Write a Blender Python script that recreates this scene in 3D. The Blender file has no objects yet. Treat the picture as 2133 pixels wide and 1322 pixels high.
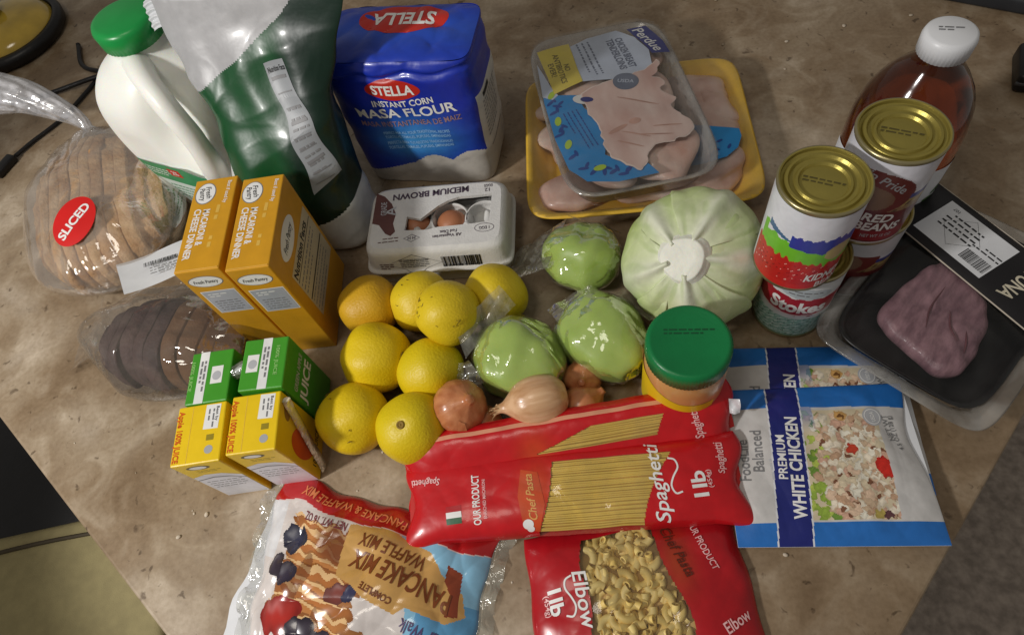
import bpy, bmesh, math, random
import numpy as np
from mathutils import Vector, Matrix
from mathutils.geometry import tessellate_polygon

# ------------------------------------------------------------------ camera, world, lamps, exposure
SC = bpy.context.scene
COL = SC.collection
cam_data = bpy.data.cameras.new("camera")
cam_data.sensor_width = 36.0
cam_data.lens = 36.0 * 1340 / 2133
cam_data.clip_start = 0.01
cam_data.clip_end = 50
cam = bpy.data.objects.new("camera", cam_data)
COL.objects.link(cam)
_nad = Vector((233.5, 759.0, 1340.0)).normalized()          # straight down, seen in the camera's frame
_ex = (Vector((1, 0, 0)) - _nad * _nad.x).normalized()
_ey = (-_nad).cross(_ex)
_R = Matrix((_ex, _ey, -_nad))
_r, _d, _f = _R.col[0], _R.col[1], _R.col[2]
cam.matrix_world = Matrix(((_r.x, -_d.x, -_f.x, 0), (_r.y, -_d.y, -_f.y, 0), (_r.z, -_d.z, -_f.z, 0.64), (0, 0, 0, 1)))
SC.camera = cam

W = bpy.data.worlds.new("World")
SC.world = W
W.use_nodes = True
W.node_tree.nodes["Background"].inputs[0].default_value = (1.0, 0.95, 0.88, 1)
W.node_tree.nodes["Background"].inputs[1].default_value = 0.20


def lamp(name, kind, loc, target, energy, color, **kw):
    l = bpy.data.lights.new(name, kind)
    l.energy = energy
    l.color = color
    for k, v in kw.items():
        setattr(l, k, v)
    o = bpy.data.objects.new(name, l)
    COL.objects.link(o)
    o.location = Vector(loc)
    o.rotation_euler = (Vector(target) - Vector(loc)).to_track_quat('-Z', 'Y').to_euler()
    return o


# bright lamp behind and to the left of the photographer, cone edge stands in for the photographer's shadow on the right
lamp("lamp_key", 'SPOT', (-1.22, -0.30, 1.02), (-0.40, 0.40, 0.04), 70, (1.0, 0.97, 0.94),
     spot_size=math.radians(50), spot_blend=0.22, shadow_soft_size=0.065)
# dim warm ceiling fixture
lamp("lamp_ceiling", 'AREA', (-0.55, -0.10, 1.95), (0.0, 0.42, 0.0), 5.8, (1.0, 0.92, 0.80), shape='DISK', size=0.55)

SC.view_settings.view_transform = 'Standard'
SC.view_settings.look = 'None'
SC.view_settings.exposure = -0.12
SC.view_settings.gamma = 1.0
SC.cycles.max_bounces = 10
SC.cycles.transparent_max_bounces = 24
SC.cycles.transmission_bounces = 8
SC.cycles.caustics_reflective = False
SC.cycles.caustics_refractive = False
SC.cycles.use_denoising = True

random.seed(7)
RNG = np.random.default_rng(11)
CM = 0.01


# ------------------------------------------------------------------ helpers (all shapes in centimetres)
def lin(c):
    out = []
    for x in c[:3]:
        x = x / 255.0
        out.append(x / 12.92 if x <= 0.04045 else ((x + 0.055) / 1.055) ** 2.4)
    return tuple(out)


def M(name, rgb, rough=0.5, var=0.12, vs=40, bump=0.0, bs=150, spec=0.5, metal=0.0, coat=0.0, rgb2=None,
      trans=0.0, ior=1.45, detail=4, sss=0.0, stretch=None, sub=None):
    """principled material with a procedural two-tone mottling and a fine relief"""
    m = bpy.data.materials.new(name)
    m.use_nodes = True
    nt = m.node_tree
    b = nt.nodes["Principled BSDF"]
    a = lin(rgb)
    c1 = tuple(max(0, x * (1 - var)) for x in a)
    c2 = lin(rgb2) if rgb2 else tuple(min(1, x * (1 + var)) for x in a)
    tc = nt.nodes.new("ShaderNodeTexCoord")
    src = tc.outputs["Object"]
    if stretch:
        mp = nt.nodes.new("ShaderNodeMapping")
        mp.inputs["Scale"].default_value = stretch
        nt.links.new(src, mp.inputs[0])
        src = mp.outputs[0]
    n = nt.nodes.new("ShaderNodeTexNoise")
    n.inputs["Scale"].default_value = vs
    n.inputs["Detail"].default_value = detail
    nt.links.new(src, n.inputs["Vector"])
    r = nt.nodes.new("ShaderNodeValToRGB")
    r.color_ramp.elements[0].position = 0.33
    r.color_ramp.elements[0].color = (*c1, 1)
    r.color_ramp.elements[1].position = 0.67
    r.color_ramp.elements[1].color = (*c2, 1)
    nt.links.new(n.outputs[0], r.inputs[0])
    nt.links.new(r.outputs[0], b.inputs["Base Color"])
    b.inputs["Roughness"].default_value = rough
    b.inputs["Specular IOR Level"].default_value = spec
    b.inputs["Metallic"].default_value = metal
    b.inputs["Coat Weight"].default_value = coat
    b.inputs["Coat Roughness"].default_value = 0.12
    b.inputs["Transmission Weight"].default_value = trans
    b.inputs["IOR"].default_value = ior
    if sss:
        b.inputs["Subsurface Weight"].default_value = sss
        b.inputs["Subsurface Radius"].default_value = (0.01, 0.006, 0.003)
        b.inputs["Subsurface Scale"].default_value = 0.6
    if bump:
        bn = nt.nodes.new("ShaderNodeTexNoise")
        bn.inputs["Scale"].default_value = bs
        bn.inputs["Detail"].default_value = 3
        nt.links.new(src, bn.inputs["Vector"])
        bp = nt.nodes.new("ShaderNodeBump")
        bp.inputs["Strength"].default_value = bump
        bp.inputs["Distance"].default_value = 0.003
        nt.links.new(bn.outputs[0], bp.inputs["Height"])
        nt.links.new(bp.outputs[0], b.inputs["Normal"])
    return m


def M_print(name, rough=0.35, coat=0.0, bump=0.0, bs=60, spec=0.5):
    """ink colours stored on the sheet itself, with paper or film relief"""
    m = M(name, (200, 200, 200), rough, 0.05, 90, bump, bs, spec, coat=coat)
    nt = m.node_tree
    b = nt.nodes["Principled BSDF"]
    at = nt.nodes.new("ShaderNodeVertexColor")
    at.layer_name = "ink"
    mul = nt.nodes.new("ShaderNodeMix")
    mul.data_type = 'RGBA'
    mul.blend_type = 'MULTIPLY'
    mul.inputs[0].default_value = 1.0
    n = [x for x in nt.nodes if x.bl_idname == "ShaderNodeValToRGB"][0]
    n.color_ramp.elements[0].color = (0.88, 0.88, 0.88, 1)
    n.color_ramp.elements[1].color = (1, 1, 1, 1)
    nt.links.new(at.outputs[0], mul.inputs[6])
    nt.links.new(n.outputs[0], mul.inputs[7])
    nt.links.new(mul.outputs[2], b.inputs["Base Color"])
    return m


def M_film(name, haze=0.10, gloss=0.10, rough=0.08, bump=0.6, bs=45, tint=(245, 245, 245), edge=0.5, hazecol=(225, 222, 215)):
    """thin clear plastic: mostly see-through, glossy, slightly milky"""
    m = bpy.data.materials.new(name)
    m.use_nodes = True
    nt = m.node_tree
    nt.nodes.clear()
    out = nt.nodes.new("ShaderNodeOutputMaterial")
    tr = nt.nodes.new("ShaderNodeBsdfTransparent")
    tr.inputs[0].default_value = (*lin(tint), 1)
    df = nt.nodes.new("ShaderNodeBsdfDiffuse")
    df.inputs[0].default_value = (*lin(hazecol), 1)
    gl = nt.nodes.new("ShaderNodeBsdfAnisotropic")
    gl.inputs["Color"].default_value = (1, 1, 1, 1)
    gl.inputs["Roughness"].default_value = rough
    tc = nt.nodes.new("ShaderNodeTexCoord")
    nz = nt.nodes.new("ShaderNodeTexNoise")
    nz.inputs["Scale"].default_value = bs
    nz.inputs["Detail"].default_value = 3
    nz.inputs["Distortion"].default_value = 1.2
    nt.links.new(tc.outputs["Object"], nz.inputs["Vector"])
    bp = nt.nodes.new("ShaderNodeBump")
    bp.inputs["Strength"].default_value = bump
    bp.inputs["Distance"].default_value = 0.004
    nt.links.new(nz.outputs[0], bp.inputs["Height"])
    nt.links.new(bp.outputs[0], gl.inputs["Normal"])
    nt.links.new(bp.outputs[0], df.inputs["Normal"])
    lw = nt.nodes.new("ShaderNodeLayerWeight")
    lw.inputs[0].default_value = 0.25
    nt.links.new(bp.outputs[0], lw.inputs["Normal"])
    mth = nt.nodes.new("ShaderNodeMath")
    mth.operation = 'MULTIPLY_ADD'
    mth.inputs[1].default_value = edge
    mth.inputs[2].default_value = gloss
    nt.links.new(lw.outputs["Fresnel"], mth.inputs[0])
    m1 = nt.nodes.new("ShaderNodeMixShader")
    hz = nt.nodes.new("ShaderNodeMapRange")
    hz.inputs["From Min"].default_value = 0.35
    hz.inputs["From Max"].default_value = 0.75
    hz.inputs["To Min"].default_value = haze * 0.4
    hz.inputs["To Max"].default_value = haze * 1.9
    nt.links.new(nz.outputs[0], hz.inputs[0])
    nt.links.new(hz.outputs[0], m1.inputs[0])
    nt.links.new(tr.outputs[0], m1.inputs[1])
    nt.links.new(df.outputs[0], m1.inputs[2])
    m2 = nt.nodes.new("ShaderNodeMixShader")
    nt.links.new(mth.outputs[0], m2.inputs[0])
    nt.links.new(m1.outputs[0], m2.inputs[1])
    nt.links.new(gl.outputs[0], m2.inputs[2])
    nt.links.new(m2.outputs[0], out.inputs[0])
    return m


def thing(name, label, cat, loc=(0, 0, 0), rot=(0, 0, 0), group=None):
    o = bpy.data.objects.new(name, None)
    COL.objects.link(o)
    o.empty_display_size = 0.02
    o.location = Vector(loc) * CM
    o.rotation_euler = [math.radians(a) for a in rot]
    o["label"] = label
    o["category"] = cat
    if group:
        o["group"] = group
    return o


def obj(name, V, F, mat, parent=None, smooth=True, cols=None, kind=None, loc=None, rot=None, label=None):
    V = np.asarray(V, float) * CM
    me = bpy.data.meshes.new(name)
    me.from_pydata(V.tolist(), [], F if isinstance(F, list) else F.tolist())
    me.materials.append(mat)
    if smooth:
        me.polygons.foreach_set("use_smooth", [True] * len(me.polygons))
    if cols is not None:
        at = me.color_attributes.new("ink", 'FLOAT_COLOR', 'CORNER')
        cnt = np.empty(len(me.polygons), int)
        me.polygons.foreach_get("loop_total", cnt)
        c = np.repeat(np.asarray(cols, float), cnt, axis=0)
        c = np.hstack([c, np.ones((len(c), 1))])
        at.data.foreach_set("color", c.ravel())
    me.update()
    o = bpy.data.objects.new(name, me)
    COL.objects.link(o)
    if parent:
        o.parent = parent
    if loc is not None:
        o.location = Vector(loc) * CM
    if rot is not None:
        o.rotation_euler = [math.radians(a) for a in rot]
    if kind:
        o["kind"] = kind
    if label:
        o["label"] = label
    return o


def rbox(w, d, h, r=0.15, seg=2, z0=0.0):
    """box on its base with rounded edges"""
    bm = bmesh.new()
    bmesh.ops.create_cube(bm, size=1)
    for v in bm.verts:
        v.co = Vector((v.co.x * w, v.co.y * d, (v.co.z + 0.5) * h + z0))
    bmesh.ops.bevel(bm, geom=bm.edges[:], offset=r, segments=seg, profile=0.5, affect='EDGES')
    V = np.array([v.co[:] for v in bm.verts])
    F = [[v.index for v in f.verts] for f in bm.faces]
    bm.free()
    return V, F


def join(*parts):
    V, F, k = [], [], 0
    for v, f in parts:
        v = np.asarray(v, float)
        V.append(v)
        F += [[i + k for i in q] for q in (f if isinstance(f, list) else f.tolist())]
        k += len(v)
    return np.vstack(V), F


def xf(V, loc=(0, 0, 0), rot=(0, 0, 0), sc=(1, 1, 1)):
    e = Matrix.Rotation(math.radians(rot[2]), 3, 'Z') @ Matrix.Rotation(math.radians(rot[1]), 3, 'Y') @ Matrix.Rotation(math.radians(rot[0]), 3, 'X')
    return (np.asarray(V, float) * np.array(sc)) @ np.array(e).T + np.array(loc)


def lathe(prof, seg=64, flute=None):
    V, F = [], []
    a = np.arange(seg) * 2 * math.pi / seg
    for i, (r, z) in enumerate(prof):
        rr = np.full(seg, r)
        if flute and flute[0] <= i <= flute[1]:
            rr = r + flute[3] * (np.arange(seg) % 2)
        V.append(np.stack([rr * np.cos(a), rr * np.sin(a), np.full(seg, z)], 1))
    for i in range(len(prof) - 1):
        for j in range(seg):
            k = (j + 1) % seg
            F.append([i * seg + j, i * seg + k, (i + 1) * seg + k, (i + 1) * seg + j])
    V = np.vstack(V)
    if prof[0][0] > 1e-6:
        F.append(list(range(seg))[::-1])
    if prof[-1][0] > 1e-6:
        F.append(list(range((len(prof) - 1) * seg, len(prof) * seg)))
    return V, F


def tube(path, rad, seg=8):
    path = np.asarray(path, float)
    n = len(path)
    rad = np.full(n, rad) if np.isscalar(rad) else np.asarray(rad, float)
    V, F = [], []
    up = np.array([0.13, 0.21, 0.97])
    for i in range(n):
        t = path[min(i + 1, n - 1)] - path[max(i - 1, 0)]
        t = t / (np.linalg.norm(t) + 1e-9)
        s = np.cross(t, up)
        s /= np.linalg.norm(s) + 1e-9
        q = np.cross(s, t)
        a = np.arange(seg) * 2 * math.pi / seg
        V.append(path[i] + rad[i] * (np.cos(a)[:, None] * s + np.sin(a)[:, None] * q))
    for i in range(n - 1):
        for j in range(seg):
            k = (j + 1) % seg
            F.append([i * seg + j, i * seg + k, (i + 1) * seg + k, (i + 1) * seg + j])
    F.append(list(range(seg)))
    F.append(list(range((n - 1) * seg, n * seg))[::-1])
    return np.vstack(V), F


def curve_pts(pts, n=40):
    """smooth path through points"""
    P = np.asarray(pts, float)
    P = np.vstack([2 * P[0] - P[1], P, 2 * P[-1] - P[-2]])
    out = []
    m = len(P) - 3
    for k in range(n + 1):
        s = k / n * m
        i = min(int(s), m - 1)
        t = s - i
        p0, p1, p2, p3 = P[i:i + 4]
        out.append(0.5 * (2 * p1 + (p2 - p0) * t + (2 * p0 - 5 * p1 + 4 * p2 - p3) * t * t + (3 * p1 - p0 - 3 * p2 + p3) * t ** 3))
    return np.array(out)


def waves(seed, n=7, f0=0.15, f1=0.8):
    """smooth two-dimensional noise made of random waves; returns fn(x, y) in about -1..1"""
    g = np.random.default_rng(seed)
    k = g.uniform(f0, f1, n)
    a = g.uniform(0, 2 * math.pi, n)
    p = g.uniform(0, 2 * math.pi, n)
    def fn(x, y):
        s = 0
        for i in range(n):
            s = s + np.sin(2 * math.pi * k[i] * (x * math.cos(a[i]) + y * math.sin(a[i])) + p[i])
        return s / math.sqrt(n)
    return fn


def creases(seed, n=5, f0=0.1, f1=0.4):
    """sharp folded creases, as in thin film"""
    g = np.random.default_rng(seed)
    k = g.uniform(f0, f1, n)
    a = g.uniform(0, 2 * math.pi, n)
    p = g.uniform(0, 2 * math.pi, n)
    w = waves(seed + 1, 4, 0.05, 0.2)
    def fn(x, y):
        s = 0
        q = w(x, y)
        for i in range(n):
            s = s + np.abs(np.sin(math.pi * k[i] * (x * math.cos(a[i]) + y * math.sin(a[i])) + p[i] + 0.8 * q)) - 0.6
        return s / n * 2
    return fn


def blob(fn, nu=48, nv=32):
    """closed surface; fn(theta, phi) gives points, theta 0..2pi round, phi 0..pi from the top"""
    th = np.arange(nu) * 2 * math.pi / nu
    ph = np.linspace(0, math.pi, nv)
    T, P = np.meshgrid(th, ph)
    V = fn(T.ravel(), P.ravel())
    F = []
    for i in range(nv - 1):
        for j in range(nu):
            k = (j + 1) % nu
            a, b, c, d = i * nu + j, (i + 1) * nu + j, (i + 1) * nu + k, i * nu + k
            if i == 0:
                F.append([a, b, c])
            elif i == nv - 2:
                F.append([a, b, d])
            else:
                F.append([a, b, c, d])
    return V, F


def normals(S, u, v, e=0.02):
    a = S(u + e, v) - S(u - e, v)
    b = S(u, v + e) - S(u, v - e)
    n = np.cross(a, b)
    return n / (np.linalg.norm(n, axis=1)[:, None] + 1e-12)


def grid(S, u0, u1, nu, v0, v1, nv, keep=None, col=None, off=0.0):
    u = np.linspace(u0, u1, nu + 1)
    v = np.linspace(v0, v1, nv + 1)
    U, Vv = np.meshgrid(u, v)
    U, Vv = U.ravel(), Vv.ravel()
    pts = S(U, Vv)
    if off:
        pts = pts + off * normals(S, U, Vv)
    idx = np.arange((nu + 1) * (nv + 1)).reshape(nv + 1, nu + 1)
    Q = np.stack([idx[:-1, :-1], idx[:-1, 1:], idx[1:, 1:], idx[1:, :-1]], -1).reshape(-1, 4)
    uc = (u[:-1] + u[1:]) / 2
    vc = (v[:-1] + v[1:]) / 2
    UC, VC = np.meshgrid(uc, vc)
    UC, VC = UC.ravel(), VC.ravel()
    cols = col(UC, VC) if col else None
    if keep is not None:
        k = keep(UC, VC)
        Q = Q[k]
        if cols is not None:
            cols = cols[k]
        used = np.unique(Q)
        mp = -np.ones(len(pts), int)
        mp[used] = np.arange(len(used))
        pts = pts[used]
        Q = mp[Q]
    return pts, Q, cols


def ink(n, c):
    return np.tile(np.array(lin(c)), (n, 1))


def put(cols, mask, c):
    cols[mask] = lin(c)


def mixto(cols, w, c):
    w = np.clip(w, 0, 1)[:, None]
    cols[:] = cols * (1 - w) + np.array(lin(c)) * w


def inpoly(u, v, pts):
    inside = np.zeros(len(u), bool)
    n = len(pts)
    for i in range(n):
        x0, y0 = pts[i]
        x1, y1 = pts[(i + 1) % n]
        c = ((y0 > v) != (y1 > v)) & (u < (x1 - x0) * (v - y0) / (y1 - y0 + 1e-12) + x0)
        inside ^= c
    return inside


def inell(u, v, cx, cy, rx, ry, rot=0):
    a = math.radians(rot)
    x = (u - cx) * math.cos(a) + (v - cy) * math.sin(a)
    y = -(u - cx) * math.sin(a) + (v - cy) * math.cos(a)
    return (x / rx) ** 2 + (y / ry) ** 2


# ------------------------------------------------------------------ print and lettering laid on a surface S(u, v)
_TXT = {}


def letters(s, bold=0.0, shear=0.0):
    key = (s, bold, shear)
    if key not in _TXT:
        c = bpy.data.curves.new("lettering", 'FONT')
        c.body = s
        c.size = 1.0
        c.offset = bold
        c.shear = shear
        c.align_x = 'CENTER'
        c.resolution_u = 3
        o = bpy.data.objects.new("lettering", c)
        me = bpy.data.meshes.new_from_object(o)
        V = np.array([v.co[:2] for v in me.vertices]) if len(me.vertices) else np.zeros((0, 2))
        F = [list(p.vertices) for p in me.polygons]
        bpy.data.objects.remove(o)
        bpy.data.meshes.remove(me)
        bpy.data.curves.remove(c)
        _TXT[key] = (V, F)
    return _TXT[key]


class Decals:
    """collects flat print for one face of one thing: one part per colour"""
    def __init__(self, root, S, flat=True, step=0.5, base=0.012):
        self.root, self.S, self.flat, self.step, self.base = root, S, flat, step, base
        self.acc = {}

    def _add(self, name, mat, uv, F, lvl):
        uv = np.asarray(uv, float)
        if len(uv) == 0:
            return
        if not self.flat:
            uv, F = self._split(uv, F)
        p = self.S(uv[:, 0], uv[:, 1]) + normals(self.S, uv[:, 0], uv[:, 1]) * (self.base * (lvl + 1))
        self.acc.setdefault((name, mat.name), [mat, []])[1].append((p, F))

    def _split(self, uv, F):
        T = []
        for f in F:
            for i in range(1, len(f) - 1):
                T.append((f[0], f[i], f[i + 1]))
        uv = [tuple(p) for p in uv]
        for _ in range(7):
            mid, out, any_ = {}, [], False
            def m(a, b):
                k = (min(a, b), max(a, b))
                if math.dist(uv[a], uv[b]) <= self.step:
                    return None
                if k not in mid:
                    mid[k] = len(uv)
                    uv.append(((uv[a][0] + uv[b][0]) / 2, (uv[a][1] + uv[b][1]) / 2))
                return mid[k]
            for a, b, c in T:
                ab, bc, ca = m(a, b), m(b, c), m(c, a)
                s = [x is not None for x in (ab, bc, ca)]
                if not any(s):
                    out.append((a, b, c))
                    continue
                any_ = True
                if all(s):
                    out += [(a, ab, ca), (ab, b, bc), (ca, bc, c), (ab, bc, ca)]
                elif s[0] and s[1]:
                    out += [(ab, b, bc), (a, ab, bc), (a, bc, c)]
                elif s[1] and s[2]:
                    out += [(bc, c, ca), (b, bc, ca), (a, b, ca)]
                elif s[2] and s[0]:
                    out += [(ca, a, ab), (c, ca, ab), (b, c, ab)]
                elif s[0]:
                    out += [(a, ab, c), (ab, b, c)]
                elif s[1]:
                    out += [(b, bc, a), (bc, c, a)]
                else:
                    out += [(c, ca, b), (ca, a, b)]
            T = out
            if not any_:
                break
        return np.array(uv), [list(t) for t in T]

    def text(self, s, u, v, h, mat, w=None, rot=0, lvl=1, bold=0.012, shear=0.0, arc=0.0, name="lettering"):
        V, F = letters(s, bold, shear)
        if len(V) == 0:
            return
        x0, x1 = V[:, 0].min(), V[:, 0].max()
        k = h / 0.69
        kx = (w / (x1 - x0)) if w else k
        x = (V[:, 0] - (x0 + x1) / 2) * kx
        y = (V[:, 1] - 0.345) * k
        if arc:
            y = y + arc * x * x
        a = math.radians(rot)
        self._add(name, mat, np.stack([u + x * math.cos(a) - y * math.sin(a), v + x * math.sin(a) + y * math.cos(a)], 1), F, lvl)

    def poly(self, pts, mat, lvl=0, name="printed_patch"):
        tri = tessellate_polygon([[Vector((x, y, 0)) for x, y in pts]])
        area = sum(pts[i][0] * pts[(i + 1) % len(pts)][1] - pts[(i + 1) % len(pts)][0] * pts[i][1] for i in range(len(pts)))
        F = []
        for a, b, c in tri:
            s = (pts[b][0] - pts[a][0]) * (pts[c][1] - pts[a][1]) - (pts[c][0] - pts[a][0]) * (pts[b][1] - pts[a][1])
            F.append([a, b, c] if s > 0 else [a, c, b])
        self._add(name, mat, pts, F, lvl)

    def rect(self, u, v, w, h, mat, rot=0, lvl=0, name="printed_patch"):
        a = math.radians(rot)
        pts = []
        for sx, sy in ((-1, -1), (1, -1), (1, 1), (-1, 1)):
            x, y = sx * w / 2, sy * h / 2
            pts.append((u + x * math.cos(a) - y * math.sin(a), v + x * math.sin(a) + y * math.cos(a)))
        self.poly(pts, mat, lvl, name)

    def ell(self, u, v, rx, ry, mat, rot=0, lvl=0, n=36, name="printed_patch"):
        a = math.radians(rot)
        pts = []
        for i in range(n):
            x, y = rx * math.cos(i * 2 * math.pi / n), ry * math.sin(i * 2 * math.pi / n)
            pts.append((u + x * math.cos(a) - y * math.sin(a), v + x * math.sin(a) + y * math.cos(a)))
        self.poly(pts, mat, lvl, name)

    def ring(self, u, v, rx, ry, t, mat, rot=0, lvl=0, n=36, name="printed_patch"):
        a = math.radians(rot)
        V, F = [], []
        for k in (0, 1):
            for i in range(n):
                x, y = (rx - k * t) * math.cos(i * 2 * math.pi / n), (ry - k * t) * math.sin(i * 2 * math.pi / n)
                V.append((u + x * math.cos(a) - y * math.sin(a), v + x * math.sin(a) + y * math.cos(a)))
        for i in range(n):
            j = (i + 1) % n
            F.append([i, j, n + j, n + i])
        self._add(name, mat, V, F, lvl)

    def lines(self, u, v, w, n, gap, h, mat, rot=0, lvl=1, seed=1, name="small_print"):
        """rows of print too small to read: broken dashes"""
        g = random.Random(seed)
        a = math.radians(rot)
        for i in range(n):
            x = -w / 2
            end = w / 2 * (1 if i < n - 1 else g.uniform(0.1, 0.8))
            y = (n - 1) / 2 * gap - i * gap
            while x < end - 0.1:
                l = min(g.uniform(0.25, 0.8) * max(1, h * 4), end - x)
                cx = x + l / 2
                self.rect(u + cx * math.cos(a) - y * math.sin(a), v + cx * math.sin(a) + y * math.cos(a), l, h, mat, rot, lvl, name)
                x += l + h * 0.9

    def barcode(self, u, v, w, h, mat, rot=0, lvl=1, seed=3, n=32):
        g = random.Random(seed)
        a = math.radians(rot)
        x = -w / 2
        while x < w / 2:
            t = g.choice([1, 1, 2, 3]) * w / (n * 2.6)
            self.rect(u + (x + t / 2) * math.cos(a), v + (x + t / 2) * math.sin(a), t, h, mat, rot, lvl, "barcode")
            x += t + g.choice([1, 1, 2]) * w / (n * 2.6)

    def build(self):
        for (name, _), (mat, parts) in self.acc.items():
            V, F = join(*parts)
            obj(name, V, F, mat, self.root, smooth=False, kind="stuff" if len(parts) > 1 or name == "lettering" else None)


def plane(origin, eu, ev):
    o, a, b = (np.array(x, float) for x in (origin, eu, ev))
    return lambda u, v: o + np.outer(u, a) + np.outer(v, b)


class Loft:
    """upright body from super-ellipse sections (z, half width, half depth, shift x, shift y, squareness)"""
    def __init__(self, secs):
        s = np.array(secs, float)
        self.z0, self.z1 = s[0, 0], s[-1, 0]
        k = np.arange(len(s))
        dense = curve_pts(s, 60 * (len(s) - 1))
        self.tab = dense[np.argsort(dense[:, 0], kind='stable')]

    def at(self, z):
        t = self.tab
        return [np.interp(z, t[:, 0], t[:, i]) for i in range(1, 6)]

    def ring(self, z, a):
        hx, hy, ox, oy, p = self.at(z)
        c, s = np.cos(a), np.sin(a)
        x = ox + hx * np.sign(c) * np.abs(c) ** (2 / p)
        y = oy + hy * np.sign(s) * np.abs(s) ** (2 / p)
        return np.stack([x, y, z * np.ones_like(x)], 1)

    def front(self, u, z):
        hx, hy, ox, oy, p = self.at(z)
        f = np.clip(np.abs(u / hx), 0, 0.9995)
        return np.stack([ox + u, oy - hy * (1 - f ** p) ** (1 / p), z * np.ones_like(u)], 1)

    def side(self, u, z, sgn=1):
        hx, hy, ox, oy, p = self.at(z)
        f = np.clip(np.abs(u / hy), 0, 0.9995)
        return np.stack([ox + sgn * hx * (1 - f ** p) ** (1 / p), oy + sgn * u, z * np.ones_like(u)], 1)

    def mesh(self, n=96, nz=60, disp=None, col=None, zs=None):
        # angles spaced evenly along the square outline
        a = np.linspace(0, 2 * math.pi, n * 8, endpoint=False)
        hx, hy, ox, oy, p = (float(x) for x in self.at((self.z0 + self.z1) / 2))
        q = self.ring(np.full(len(a), (self.z0 + self.z1) / 2), a)
        d = np.linalg.norm(np.diff(np.vstack([q, q[:1]]), axis=0), axis=1)
        cum = np.concatenate([[0], np.cumsum(d)])
        aa = np.interp(np.linspace(0, cum[-1], n, endpoint=False), cum, np.append(a, 2 * math.pi))
        zs = np.linspace(self.z0, self.z1, nz + 1) if zs is None else np.asarray(zs)
        V = np.vstack([self.ring(np.full(n, z), aa) for z in zs])
        A = np.tile(aa, len(zs))
        if disp is not None:
            V = disp(V, A)
        F = []
        m = len(zs)
        for i in range(m - 1):
            for j in range(n):
                k = (j + 1) % n
                F.append([i * n + j, i * n + k, (i + 1) * n + k, (i + 1) * n + j])
        F.append(list(range(n))[::-1])
        F.append(list(range((m - 1) * n, m * n)))
        cols = None
        if col is not None:
            C = np.array([V[f].mean(0) for f in F[:-2]])
            cols = col(C[:, 0], C[:, 1], C[:, 2])
            cols = np.vstack([cols, cols[:1], cols[-1:]])
        return V, F, cols


def pillow(w, h, T, a=2.6, b=0.6, seed=1, wr=0.15, cr=0.0, outline=0.0, pinch=0.0, flat=0.15):
    """flat bag lying on its back: S(u, v) of its upper side"""
    n1, n2, n3 = waves(seed, 7, 0.06, 0.22), creases(seed + 5, 5, 0.12, 0.4), waves(seed + 9, 4, 0.1, 0.35)
    def S(u, v):
        x = np.clip(np.abs(2 * u / w), 0, 1)
        y = np.clip(np.abs(2 * v / h), 0, 1)
        e = (1 - x ** a) * (1 - y ** a)
        z = T * np.clip(e, 0, 1) ** b
        fade = np.clip(e * 3, 0, 1)
        z = z + fade * (wr * n1(u, v) + cr * n2(u, v)) + flat
        uu = u * (1 - pinch * (1 - y ** 2)) + outline * n3(v * 1.0, u * 0.2) * x ** 2
        vv = v * (1 - pinch * (1 - x ** 2)) + outline * n3(u * 1.0, v * 0.2 + 9) * y ** 2
        return np.stack([uu, vv, np.maximum(z, 0.03)], 1)
    return S


def under(S, z=0.0):
    def B(u, v):
        p = S(u, v)
        p[:, 2] = z + 0.15 * np.minimum(p[:, 2], 0.15)
        return p
    return B

# ------------------------------------------------------------------ shared materials
WHITE = M("white_ink", (232, 232, 230), 0.4, 0.03)
BLACK = M("black_ink", (22, 22, 24), 0.45, 0.05)
GREYINK = M("grey_ink", (120, 120, 122), 0.45, 0.05)
PALEGREY = M("pale_grey_ink", (180, 182, 186), 0.4, 0.05)
PAPER = M("white_paper", (222, 224, 228), 0.55, 0.05)
REDINK = M("red_ink", (196, 32, 28), 0.35, 0.06)
NAVYINK = M("navy_ink", (28, 36, 120), 0.4, 0.05)
BLACKPLASTIC = M("black_plastic", (22, 21, 22), 0.4, 0.15, bump=0.1)
FILM = M_film("clear_film")
WRAP = M_film("cling_wrap", haze=0.03, gloss=0.05, rough=0.05, bump=0.35, bs=40, edge=0.4)
TRAYFILM = M_film("tray_film", haze=0.03, gloss=0.04, rough=0.10, bump=0.25, bs=30, edge=0.35)
CLEARPLASTIC = M_film("clear_rigid_plastic", haze=0.16, gloss=0.05, rough=0.12, bump=0.15, bs=20, edge=0.5)

# ------------------------------------------------------------------ setting: floor and countertop
carpet = M("dark_carpet", (160, 148, 137), 0.95, 0.25, 60, 0.5, 900, spec=0.1)
obj("floor", [(-300, -200, -76), (250, -200, -76), (250, 300, -76), (-300, 300, -76)], [[0, 1, 2, 3]], carpet, kind="structure")


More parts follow.
